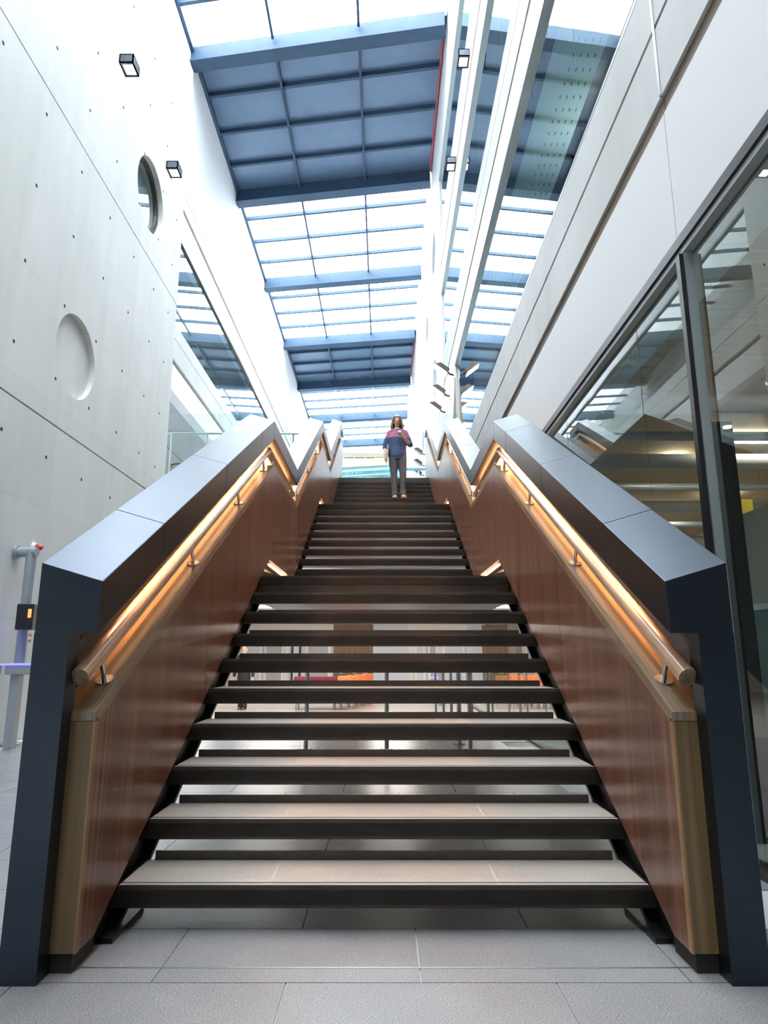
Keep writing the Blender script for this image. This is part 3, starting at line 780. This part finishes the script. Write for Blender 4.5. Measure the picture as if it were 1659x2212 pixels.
for y, z, w in ((26.6, 8.15+H, 'top'), (26.9, 7.75+H, 'middle'), (27.2, 7.4+H, 'bottom')):
    floodlight(y, z, 'small dark floodlight beyond the walking man, %s of three' % w, False)

# ---------------------------------------------------------------- access pipe, turnstile and alarms by the concrete wall
pp = empty('pipe_stand', (-4.3, 8.06, 0)); tag(pp, 'bent grey pipe stand fixed to the concrete wall', 'pipe')
MB().tube([(0,0,0), (0,0,2.27)], .062, 18).build('upright', M['greypipe'], pp, True)
MB().tube([(0.062,0,2.24), (-.19,0,2.24)], .062, 18).build('arm', M['greypipe'], pp, True)
MB().tube([(-.165,0,2.24), (-.195,0,2.24)], .085, 18).build('wall_flange', M['greypipe'], pp, True)
MB().tube([(0,0,0), (0,0,.012)], .10, 18).build('foot', M['greypipe'], pp, True)
rd = empty('card_reader', (-4.28, 7.99, 1.30)); tag(rd, 'black card reader box with small orange display on the pipe', 'card reader')
box('case', -.02, .18, -.13, .005, 0, .30, M['black'], rd, .01)
box('screen', .12, .16, -.135, -.129, .14, .24, M['screen'], rd)
tn = empty('turnstile', (-4.15, 7.75, 0)); tag(tn, 'grey turnstile pedestal with a blue lit top', 'turnstile')
box('pedestal', -.045, .05, -.05, .05, 0, .86, M['greypipe'], tn, .004)
box('head', -.09, .24, -.10, .10, .80, .90, M['greypipe'], tn, .01)
box('light', -.10, .25, -.11, .11, .902, .92, M['bluelight'], tn)
tn2 = empty('turnstile', (-4.42, 7.6, 0)); tag(tn2, 'turnstile arm with a blue light line at the picture edge', 'turnstile')
box('head', -.06, .12, -.10, .10, .80, .90, M['greypipe'], tn2, .01)
box('pedestal', -.06, .0, -.05, .05, 0, .80, M['greypipe'], tn2)
box('light', -.06, .13, -.11, .11, .902, .92, M['bluelight'], tn2)
al = empty('alarm_beacon', (CX, 8.45, 1.35+H)); tag(al, 'red alarm beacon on a white base on the concrete wall', 'alarm')
MB().tube([(0,0,0), (.05,0,0)], .06, 18).build('base', M['white'], al, True)
MB().tube([(.05,0,0), (.09,0,0), (.12,0,0)], [.045,.04,.02], 16).build('lens', M['red'], al, True)
cp = empty('fire_call_point', (CX, 8.5, .16+H)); tag(cp, 'small red fire call point on the concrete wall', 'call point')
box('case', 0, .05, -.05, .05, 0, .10, M['red'], cp, .005)
box('button_panel', .05, .054, -.025, .025, .03, .07, M['white'], cp)

# ---------------------------------------------------------------- glass parapet of the first floor
def parapet(x0, x1, y, posts, label, glass=True, zf=4.95, ztop=1.53, rail=1.08):
    e = empty('glass_parapet', ((x0+x1)/2, y, zf)); tag(e, label, 'parapet')
    cx = (x0+x1)/2
    n = max(1, round((x1-x0)/1.35)); w = (x1-x0)/n
    if glass:
        for i in range(n):
            box('pane', x0-cx+i*w+.008, x0-cx+(i+1)*w-.008, -.006, .006, -.1, ztop, M['glassflat'], e)
    MB().tube([(x0-cx, .09, rail), (x1-cx, .09, rail)], .026, 12).build('handrail', M['steel'], e, True)
    for p in posts:
        MB().tube([(p-cx, .09, 0), (p-cx, .09, rail-.05)], .020, 10).tube([(p-cx, .09, rail-.05), (p-cx, .09, rail-.02)], .03, 10).build('post', M['steel'], e, True)
    return e
parapet(-5.2, -1.25, 14.62, [-4.92, -4.1, -3.1, -2.1], 'glass parapet with steel rail left of the stair top')
parapet(1.25, 1.72, 14.62, [1.5], 'short glass parapet right of the stair top', True)
parapet(-5.2, 1.70, 18.3, [-4.5,-3.3,-2.2,-1.0,-.55,.15,.8,1.45], 'far glass parapet behind the walking man', True, 4.95, 1.12, .62)
bx = empty('rail_frame', (1.3, 18.0, 4.95)); tag(bx, 'teal steel rail frame on the landing beside the white wall', 'rail')
MB().tube([(-.75, 0, 1.16), (.42, 0, 1.16)], .045, 10).build('top_bar', M['endblue'], bx, True)
MB().tube([(.38, 0, 0), (.38, 0, 1.2)], .06, 10).build('post', M['endblue'], bx, True)
MB().tube([(-.45, 0, .62), (.38, 0, .62)], .022, 10).build('bar', M['endblue'], bx, True)
for i in range(5):
    MB().tube([(-.6+.19*i, .02, 0), (-.52+.19*i, .02, 1.12)], .02, 8).build('strut', M['white'], bx, True)
sp = empty('sign_totem', (.78, 18.15, 4.95)); tag(sp, 'white totem with two round blue signs on the top landing', 'sign')
box('board', -.10, .10, 0, .04, 0, .95, M['white'], sp)
for z in (.38, .52): MB().tube([(0, -.008, z), (0, 0, z)], .055, 18).build('sign_disc', M['signblue'], sp)
bn = empty('litter_bin', (-.95, 18.0, 4.95)); tag(bn, 'white box bin on the top landing by the balustrade', 'bin')
box('body', -.10, .10, -.1, .1, 0, .34, M['white'], bn, .01); box('lid', -.105, .105, -.105, .105, .34, .37, M['framelight'], bn)
cl = empty('gallery_column', (-6.1, 19.5, 4.95)); tag(cl, 'round pale column with dark collar in the left gallery', 'column')
MB().tube([(0,0,0), (0,0,1.62)], .37, 28).build('shaft', mat('pale_column', (.5,.47,.38), .6), cl, True)
MB().tube([(0,0,1.62), (0,0,1.66)], .385, 28).build('collar', M['frame'], cl, True)
cb = empty('gallery_bench', (-6.3, 16.0, 4.95)); tag(cb, 'pale low bench in the left gallery behind the parapet', 'bench')
box('seat', -.5, .5, -.25, .25, .38, .46, M['white'], cb, .01)
for a in (-.45, .45): box('leg', a-.03, a+.03, -.22, .22, 0, .38, M['frame'], cb)

# ---------------------------------------------------------------- lobby furniture
ZL = -.479
def bench(x0, x1, y, m, label, h=.90, name='lobby_sofa'):
    e = empty(name, ((x0+x1)/2, y, ZL)); tag(e, label, 'sofa'); w = (x1-x0)/2
    box('seat', -w, w, -.35, .35, .22, .46, m, e, .03)
    box('backrest', -w, w, -.35, -.12, .46, h, m, e, .04)
    for a in (-w+.06, w-.10):
        for b in (-.30, .26): box('leg', a, a+.04, b, b+.04, 0, .22, M['steel'], e)
    return e
bench(-2.52, -1.32, 19.5, M['crimson'], 'dark crimson lobby sofa seen between the treads')
for i, w in enumerate(('nearest', 'second', 'third', 'farthest')):
    bench(-1.30+.20*i, -.95+.20*i, 19.5+.75*i, M['orange'], 'orange lobby seat beside the crimson sofa, %s of the row' % w, .92, 'lobby_chair')
for i, w in enumerate(('leftmost', 'second', 'third', 'rightmost')):
    bench(3.15+.42*i, 3.5+.42*i, 19.6+.05*i, M['orange'], 'orange lobby seat behind the glass, %s of four' % w, .93, 'lobby_chair')
PW = {(-.86,7.7): 'leftmost under the left treads', (.03,7.7): 'in the middle of the treads', (.95,7.7): 'rightmost of the front row', (.88,8.15): 'just behind the right front post',
      (1.05,9.6): 'first of the receding row', (1.05,10.8): 'second of the receding row', (1.05,12.2): 'third of the receding row', (1.05,14.0): 'last of the receding row', (1.55,10.3): 'nearer of the pair by the glass', (1.6,12.6): 'farther of the pair by the glass'}
for x, y, z, h in ((-.86,7.7,0,.95),(.03,7.7,0,.95),(.95,7.7,0,.95),(.88,8.15,0,.95),(1.05,9.6,ZL,1.45),(1.05,10.8,ZL,1.45),(1.05,12.2,ZL,1.45),(1.05,14.0,ZL,1.45),(1.55,10.3,ZL,1.45),(1.6,12.6,ZL,1.45)):
    e = empty('barrier_post', (x, y, z)); tag(e, 'slim steel barrier post behind the stairs, ' + PW[(x, y)], 'post', 'lobby barrier posts')
    MB().tube([(0,0,0),(0,0,h)], .024, 12).build('pole', M['steel'], e, True)
    MB().tube([(0,0,0),(0,0,.012)], .065, 16).build('base_plate', M['steel'], e, True)
    MB().tube([(0,0,h),(0,0,h+.012)], .03, 12).build('cap', M['steel'], e, True)
sg_ = empty('hanging_sign', (3.0, 20.5, 1.95)); tag(sg_, 'black hanging sign with a white ring in the lobby', 'sign')
box('board', -.26, .26, -.03, .03, -.10, .16, M['black'], sg_); MB().disc_ring((0, -.04, .03), .07, .10, .01).box(-.012, .012, -.04, -.03, -.02, .08).build('symbol', M['signwhite'], sg_)
MB().tube([(0,0,.16),(0,0,.31)], .012, 8).build('hanger', M['steel'], sg_)
tc_ = empty('ticket_counter', (1.75, 21.0, ZL)); tag(tc_, 'grey barrier pedestal with a blue light in the lobby', 'turnstile')
box('pedestal', -.1, .1, -.2, .2, 0, .95, M['greypipe'], tc_, .01); box('head', -.35, .3, -.25, .25, .95, 1.08, M['greypipe'], tc_, .01); box('light', -.36, -.1, -.26, .2, .80, .84, M['bluelight'], tc_)

# ---------------------------------------------------------------- ground floor room behind the right glazing
pt = box('partition', 3.22, 3.32, 3.6, 6.05, 0, 2.25, mat('pale_partition', (.56,.53,.45), .6)); tag(pt, 'pale green grey partition wall behind the ground floor glass', 'partition')
tb = empty('display_board', (3.15, 5.0, 0)); tag(tb, 'dark teal display board in a red foot frame behind the glass', 'display board')
box('board', -.03, .03, -1.2, .72, .25, 1.38, M['teal'], tb); box('top_rail', -.04, .04, -1.2, .76, 1.38, 1.43, M['greypipe'], tb)
box('post', -.035, .035, .70, .76, .9, 1.40, mat('pale_post', (.5,.45,.38), .6), tb); box('foot_post', -.037, .037, .70, .78, 0, .9, M['redframe'], tb)
upright_ = box('trim_2', 2.03, 2.19, 3.98, 4.14, 0, 2.45, M['frame']); tag(upright_, 'dark upright just behind the glazing', kind='structure')  # dark upright filling the dark strip beside the mullion
yp = empty('stair_screen', (3.7, 7.4, 0)); tag(yp, 'yellow sloping screen panel behind the ground floor glass', 'screen')
MB().hexa([(0,0,0),(.5,0,0),(.5,.05,0),(0,.05,0),(.38,0,2.75),(.5,0,2.75),(.5,.05,2.75),(.38,.05,2.75)]).build('panel', M['yellow'], yp)
MB().tube([(-.12,0,1.6),(.36,0,2.8)], .018, 8).build('handrail', M['greypipe'], yp)

# ---------------------------------------------------------------- people
def fuse(mb, name, m, parent, vox=.012, smooth_it=4):
    """overlapping volumes fused into one continuous skin"""
    me = mb.mesh(name); o = bpy.data.objects.new(name, me); COL.objects.link(o)
    r = o.modifiers.new('fuse', 'REMESH'); r.mode = 'VOXEL'; r.voxel_size = vox; r.use_smooth_shade = True
    sm = o.modifiers.new('soft', 'SMOOTH'); sm.iterations = smooth_it; sm.factor = .5
    dg = bpy.context.evaluated_depsgraph_get()
    me2 = bpy.data.meshes.new_from_object(o.evaluated_get(dg)); me2.name = name
    o.modifiers.clear(); o.data = me2; bpy.data.meshes.remove(me)
    o.data.materials.clear(); o.data.materials.append(m)
    o.data.polygons.foreach_set('use_smooth', [True]*len(o.data.polygons))
    if parent: o.parent = parent
    return o
def rings(mb, lst, n=16):        # (x, y, z, rx, ry) horizontal ellipses
    mb.loft([[(x + a*math.cos(2*math.pi*j/n), y + b*math.sin(2*math.pi*j/n), z) for j in range(n)] for x, y, z, a, b in lst])
def lerp(a, b, t): return tuple(p + (q-p)*t for p, q in zip(a, b))
def hand(mb, wrist, dirv, palm_n, curl, size=1.0, thumb_side=1):
    """palm plus five separate bent fingers"""
    d = Vector(dirv).normalized(); nrm = Vector(palm_n).normalized(); sd = d.cross(nrm).normalized()
    w = Vector(wrist)
    mb.tube([w, w + d*.03*size, w + d*.07*size, w + d*.09*size], [(.026,.020), (.036,.018), (.042,.018), (.040,.014)], 10)
    for i, L in enumerate((.068, .078, .073, .056)):
        b = w + d*.082*size + sd*(-.030 + .020*i)*size
        p1 = b + d*L*.45*size + nrm*curl*.25*L
        p2 = p1 + (d*(1-curl) + nrm*curl).normalized()*L*.32*size
        p3 = p2 + (d*(1-1.6*curl) + nrm*curl*1.4).normalized()*L*.28*size
        mb.tube([b, p1, p2, p3], [.0095, .009, .0085, .007], 7)
    t0 = w + d*.025*size - sd*.034*size*thumb_side
    t1 = t0 + (d*.5 - sd*.6*thumb_side + nrm*.4).normalized()*.038*size
    mb.tube([t0, t1, t1 + (d*.8 + nrm*.5).normalized()*.03*size], [.012, .010, .008], 7)
SKIN = mat('skin', (.62,.39,.29), .5, col2=(.66,.42,.32), scale=(20,20,20))
def head_mesh(mb, c, tilt=0.0):
    R = Matrix.Translation(Vector(c)) @ Matrix.Rotation(tilt, 4, 'X')
    t = MB()
    t.ellip((0, .012, .035), .076, .094, .088, 18, 12)            # skull
    t.ellip((0, -.022, -.035), .060, .068, .085, 16, 10)          # face
    t.ellip((0, -.048, -.098), .028, .026, .022, 12, 8)           # chin
    t.tube([(0, -.085, .012), (0, -.105, -.022), (0, -.098, -.034)], [.008, .014, .012], 8)   # nose
    t.ellip((0, -.081, .022), .050, .014, .010, 10, 6)            # brow
    t.ellip((0, -.086, -.062), .022, .010, .008, 10, 6)           # lips
    for s in (-1, 1): t.ellip((s*.076, .005, -.01), .010, .022, .034, 8, 8)   # ears
    mb.add([R @ Vector(p) for p in t.v], t.f)
    return R

def person(root_loc, rotz, J, label, trousers, top, shoes, hair_fn, skin=SKIN, sleeve=1.0, top_hem=.88, top_name='sweater'):
    """J: joint dictionary in local metres, facing -Y"""
    body = MB()
    P = J
    rings(body, [(*P['pelvis'][:2], P['pelvis'][2]-.08, .14, .10), (*P['pelvis'], .165, .115), (*lerp(P['pelvis'], P['chest'], .5), .145, .10),
                 (*P['chest'], .155, .105), (P['chest'][0], P['chest'][1], P['chest'][2]+.11, .13, .08), (*P['neck'], .055, .055)])
    body.tube([(P['neck'][0], P['neck'][1]+.01, P['neck'][2]-.03), (P['head'][0], P['head'][1]+.02, P['head'][2]-.06)], .052, 12)
    R = head_mesh(body, P['head'], J.get('tilt', 0))
    for s in ('r', 'l'):
        sh, el, wr_ = P['sh_'+s], P['el_'+s], P['wr_'+s]
        body.tube([lerp(P['neck'], sh, .5), sh, lerp(sh, el, .5), el, lerp(el, wr_, .4), wr_], [.04, .048, .044, .038, .038, .026], 10)
        hand(body, wr_, P['hd_'+s], P['hn_'+s], P['hc_'+s], 1.0, 1 if s == 'r' else -1)
        hp, kn, an = P['hp_'+s], P['kn_'+s], P['an_'+s]
        body.tube([hp, lerp(hp, kn, .5), kn, lerp(kn, an, .35), an], [.085, .072, .055, .054, .040], 12)
        body.tube([(an[0], an[1]+.02, an[2]-.04), (an[0], an[1]-.14, an[2]-.055)], [.035, .03], 8)
    root = fuse(body, 'person', skin, None, .0115, 3)
    root.location = root_loc; root.rotation_euler = (0, 0, rotz)
    tag(root, label, 'person')
    # trousers
    t = MB()
    rings(t, [(*P['pelvis'][:2], P['pelvis'][2]-.10, .155, .118), (*P['pelvis'], .180, .130), (P['pelvis'][0], P['pelvis'][1], P['pelvis'][2]+.07, .165, .118)])
    for s in ('r', 'l'):
        hp, kn, an = P['hp_'+s], P['kn_'+s], P['an_'+s]
        t.tube([(hp[0], hp[1], hp[2]+.02), lerp(hp, kn, .35), lerp(hp, kn, .75), kn, lerp(kn, an, .4), lerp(kn, an, .8), (an[0], an[1], an[2]-.045)],
               [.100, .094, .078, .070, .066, .064, .070], 14)
        t.tube([lerp(kn, an, .84), lerp(kn, an, .90), (an[0], an[1]-.01, an[2]-.02)], [.070, .075, .071], 12)   # gathered hem folds
    fuse(t, 'trousers', trousers, root, .013, 3)
    # top
    t = MB()
    px, py, pz = P['pelvis']; cx_, cy_, cz_ = P['chest']
    rings(t, [(px, py, top_hem, .183, .135), (px, py, top_hem+.06, .192, .142), (*lerp(P['pelvis'], P['chest'], .5), .182, .132), (*P['chest'], .195, .138),
              (cx_, cy_, cz_+.10, .185, .118), (cx_, cy_, cz_+.17, .125, .085), (P['neck'][0], P['neck'][1], P['neck'][2]+.005, .068, .066)], 20)
    rings(t, [(px, py, top_hem-.012, .180, .132), (px, py, top_hem+.03, .186, .137)], 20)
    for s in ('r', 'l'):
        sh, el, wr_ = P['sh_'+s], P['el_'+s], P['wr_'+s]
        t.tube([(P['neck'][0], P['neck'][1]+.01, P['neck'][2]-.035), lerp(P['neck'], sh, .5), sh], [.066, .068, .072], 12)
        pts = [lerp(P['chest'], sh, .55), sh, lerp(sh, el, .5), el]; rr = [.075, .072, .064, .058]
        e2 = lerp(el, wr_, .28 * sleeve if sleeve <= 1 else .93)
        if sleeve > 1: pts += [lerp(el, wr_, .5)]; rr += [.052]
        pts.append(e2); rr.append(.050 if sleeve <= 1 else .040)
        t.tube(pts, rr, 12)
    fuse(t, top_name, top, root, .013, 3)
    for s in ('r', 'l'):
        an = P['an_'+s]; a = P.get('ft_'+s, 0.0); z0 = an[2] - .085
        sh = MB(); c, si = math.cos(a), math.sin(a)
        def sp(dx, dy, z): return (an[0] + dx*c - dy*si, an[1] + dx*si + dy*c, z)
        secs = []
        for dy, w, h in ((.075,.030,.055),(.06,.038,.080),(.02,.041,.092),(-.04,.042,.080),(-.10,.047,.060),(-.155,.046,.048),(-.19,.034,.036),(-.205,.014,.024)):
            secs.append([sp(w*math.cos(q), dy, z0 + (h if math.sin(q) > 0 else .0)*abs(math.sin(q))**.7) for q in [2*math.pi*j/14 for j in range(14)]])
        so = sh.loft(secs).build('shoe', shoes, root, True)
        sole = MB().loft([[sp(w*1.06, dy, z0-.002), sp(-w*1.06, dy, z0-.002), sp(-w*1.06, dy, z0+.016), sp(w*1.06, dy, z0+.016)] for dy, w in ((.08,.030),(.06,.040),(-.10,.048),(-.16,.047),(-.195,.034),(-.21,.012))])
        sole.build('sole', M['crepe'], so)
    hm, hmat = hair_fn(R)
    fuse(hm, 'hair', hmat, root, .010, 2)
    for s in (-1, 1):
        e = MB().add(*(lambda q: ([R @ Vector(p) for p in q.v], q.f))(MB().ellip((s*.030, -.082, .002), .011, .006, .006, 8, 6)))
        e.build('eye', M['black'], root, True)
    mo = MB().ellip((0, -.0935, -.062), .020, .004, .0035, 8, 6)
    MB().add([R @ Vector(p) for p in mo.v], mo.f).build('mouth', M['lips'], root, True)
    return root, R

M['crepe'] = mat('crepe_sole', (.50,.28,.15), .7)
M['lips'] = mat('lips', (.34,.13,.11), .5)
M['hair_blond'] = mat('wavy_hair', (.16,.11,.075), .45, col2=(.40,.31,.22), scale=(60,60,9), bump=.4)
M['hair_grey'] = mat('short_hair', (.12,.115,.11), .5, col2=(.25,.24,.23), scale=(80,80,20), bump=.3)
M['trouser_grey'] = mat('grey_trouser', (.038,.050,.070), .75, col2=(.062,.080,.108), scale=(6,6,14), bump=.5)
M['shoe_tan'] = mat('tan_leather', (.60,.25,.10), .5, col2=(.70,.33,.15), scale=(20,20,20))
M['suit'] = mat('dark_suit', (.010,.010,.012), .7, col2=(.02,.02,.024), scale=(10,10,14))

def sweater_mat():
    m = bpy.data.materials.new('striped_sweater'); m.use_nodes = True; nt = m.node_tree; b = nt.nodes['Principled BSDF']
    b.inputs['Roughness'].default_value = .9; b.inputs['Specular IOR Level'].default_value = .15
    tc = nt.nodes.new('ShaderNodeTexCoord'); sx = nt.nodes.new('ShaderNodeSeparateXYZ'); nt.links.new(tc.outputs['Object'], sx.inputs[0])
    gt = nt.nodes.new('ShaderNodeMath'); gt.operation = 'GREATER_THAN'; gt.inputs[1].default_value = 1.285; nt.links.new(sx.outputs[2], gt.inputs[0])
    fr = nt.nodes.new('ShaderNodeMath'); fr.operation = 'MULTIPLY'; fr.inputs[1].default_value = 1/.030; nt.links.new(sx.outputs[2], fr.inputs[0])
    f2 = nt.nodes.new('ShaderNodeMath'); f2.operation = 'FRACT'; nt.links.new(fr.outputs[0], f2.inputs[0])
    f3 = nt.nodes.new('ShaderNodeMath'); f3.operation = 'LESS_THAN'; f3.inputs[1].default_value = .24; nt.links.new(f2.outputs[0], f3.inputs[0])
    mx = nt.nodes.new('ShaderNodeMix'); mx.data_type = 'RGBA'; mx.inputs[6].default_value = (.44,.17,.26,1); mx.inputs[7].default_value = (.20,.08,.16,1)
    nt.links.new(f3.outputs[0], mx.inputs['Factor'])
    nz = nt.nodes.new('ShaderNodeTexNoise'); nz.inputs['Scale'].default_value = 28; nz.inputs['Detail'].default_value = 3; nt.links.new(tc.outputs['Object'], nz.inputs['Vector'])
    cr = nt.nodes.new('ShaderNodeValToRGB'); cr.color_ramp.elements[0].color = (.045,.075,.15,1); cr.color_ramp.elements[1].color = (.085,.13,.24,1); nt.links.new(nz.outputs[0], cr.inputs[0])
    m2 = nt.nodes.new('ShaderNodeMix'); m2.data_type = 'RGBA'; nt.links.new(gt.outputs[0], m2.inputs['Factor']); nt.links.new(cr.outputs[0], m2.inputs[6]); nt.links.new(mx.outputs[2], m2.inputs[7])
    nt.links.new(m2.outputs[2], b.inputs['Base Color'])
    n2 = nt.nodes.new('ShaderNodeTexNoise'); n2.inputs['Scale'].default_value = 9; nt.links.new(tc.outputs['Object'], n2.inputs['Vector'])
    bp = nt.nodes.new('ShaderNodeBump'); bp.inputs['Strength'].default_value = .6; bp.inputs['Distance'].default_value = .03
    nt.links.new(n2.outputs[0], bp.inputs['Height']); nt.links.new(bp.outputs[0], b.inputs['Normal'])
    return m

def long_hair(R):
    h = MB(); rnd = random.Random(3)
    h.ellip((0, .030, .058), .092, .098, .082, 18, 10)
    for i in range(46):
        a = math.pi*(-.14) + (math.pi*1.28)*i/45          # round the back from side to side
        ca, sa = math.cos(a), math.sin(a)
        r0 = .088; L = .15 + .05*rnd.random()
        p0 = Vector((r0*ca, .02 + r0*sa, .06)); p1 = Vector((1.12*r0*ca, .02 + 1.02*r0*sa, -.02)); p2 = Vector(((1.25+.2*rnd.random())*r0*ca, .02+1.1*r0*sa, -.02 - L*.5)); p3 = Vector(((1.15+.25*rnd.random())*r0*ca, .02 + 1.0*r0*sa, -.02 - L))
        h.tube([p0, p1, p2, p3], [.020, .023, .022, .010], 7)
    for s in (-1, 1):                                     # fringe parted to the side
        for i in range(5):
            x = s*(.012 + .018*i)
            h.tube([Vector((.005, .0, .128)), Vector((x*.8, -.058, .098)), Vector((s*.062+s*.004*i, -.052+.006*i, .045)), Vector((s*.082, -.026, -.03 - .01*i))], [.008, .014, .016, .012], 7)
    return MB().add([R @ Vector(p) for p in h.v], h.f), M['hair_blond']
def short_hair(R):
    h = MB(); h.ellip((0, .030, .052), .082, .090, .078, 16, 10); h.ellip((0, .06, -.01), .072, .06, .06, 14, 8)
    return MB().add([R @ Vector(p) for p in h.v], h.f), M['hair_grey']

yT, zT = nose(25)
MX, MY = .285, yT + .10
man, R = person((MX, MY, zT), 0, dict(
    pelvis=(-.01, .0, .93), chest=(-.005, -.01, 1.27), neck=(-.015, -.03, 1.475), head=(-.015, -.075, 1.640), tilt=math.radians(18),
    sh_r=(-.172, 0, 1.395), el_r=(-.262, .03, 1.13), wr_r=(-.262, -.05, .885), hd_r=(.02, -.12, -1), hn_r=(1, -.1, 0), hc_r=.45,
    sh_l=(.165, -.01, 1.395), el_l=(.262, -.03, 1.125), wr_l=(.115, -.235, 1.245), hd_l=(-.75, -.35, .55), hn_l=(-.3, .35, .85), hc_l=.6,
    hp_r=(-.095, 0, .88), kn_r=(-.085, -.035, .49), an_r=(-.055, .03, .085),
    hp_l=(.085, 0, .88), kn_l=(.105, -.06, .49), an_l=(.105, .0, .085), ft_r=-.10, ft_l=.12),
    'man in a pink and blue striped sweater walking down the stairs looking at a phone',
    M['trouser_grey'], sweater_mat(), M['shoe_tan'], long_hair)
cl_ = fuse(MB().disc_ring((-.015, -.03, 0), .001, .002, .001) if False else (lambda t: (rings(t, [(-.015,-.035,1.462,.074,.072),(-.015,-.04,1.498,.066,.066)], 16), t)[1])(MB()), 'collar', M['paleblue'], man, .009, 1)
ph = empty('phone', (MX + .035, MY - .315, zT + 1.315)); tag(ph, 'black smartphone held up by the walking man', 'phone'); ph.rotation_euler = (math.radians(-42), 0, math.radians(8))
box('body', -.034, .034, -.005, .005, -.06, .07, M['black'], ph, .004); box('screen', -.030, .030, .005, .0065, -.05, .06, M['screen_cool'] if 'screen_cool' in M else M['black'], ph); box('back_plate', -.030, .030, -.0062, -.005, .02, .065, M['signwhite'], ph)
lp = empty('laptop', (MX - .232, MY - .06, zT + .80)); tag(lp, 'grey laptop carried under the walking man\'s arm', 'laptop'); lp.rotation_euler = (math.radians(4), math.radians(6), math.radians(4))
box('base', -.008, .004, -.10, .13, 0, .30, M['steel'], lp, .003); box('lid', .005, .014, -.10, .13, 0, .30, M['framelight'], lp, .003)
papers = box('paper_sheaf', MX-.218, MX-.209, MY-.12, MY+.06, zT+.86, zT+1.14, M['white']); tag(papers, 'white papers held against the laptop by the walking man', 'papers')

man2, R2 = person((-3.95, 19.35, ZL), math.radians(-8), dict(
    pelvis=(0, 0, .93), chest=(0, 0, 1.27), neck=(0, -.01, 1.475), head=(0, -.03, 1.635), tilt=0,
    sh_r=(-.20, 0, 1.41), el_r=(-.265, .02, 1.12), wr_r=(-.275, -.06, .87), hd_r=(0, -.1, -1), hn_r=(1, 0, 0), hc_r=.3,
    sh_l=(.20, 0, 1.41), el_l=(.265, .02, 1.12), wr_l=(.275, -.06, .87), hd_l=(0, -.1, -1), hn_l=(-1, 0, 0), hc_l=.3,
    hp_r=(-.095, 0, .88), kn_r=(-.09, -.03, .49), an_r=(-.08, .03, .085),
    hp_l=(.095, 0, .88), kn_l=(.09, -.06, .49), an_l=(.08, -.10, .085)),
    'grey haired person in a dark suit standing in the lobby behind the treads',
    M['suit'], M['suit'], M['black'], short_hair, sleeve=2.0, top_hem=.80, top_name='jacket')
MB().hexa([(-.05,-.155,1.25),(.05,-.155,1.25),(.05,-.12,1.25),(-.05,-.12,1.25),(-.06,-.12,1.46),(.06,-.12,1.46),(.06,-.05,1.46),(-.06,-.05,1.46)]).build('shirt', M['white'], man2)
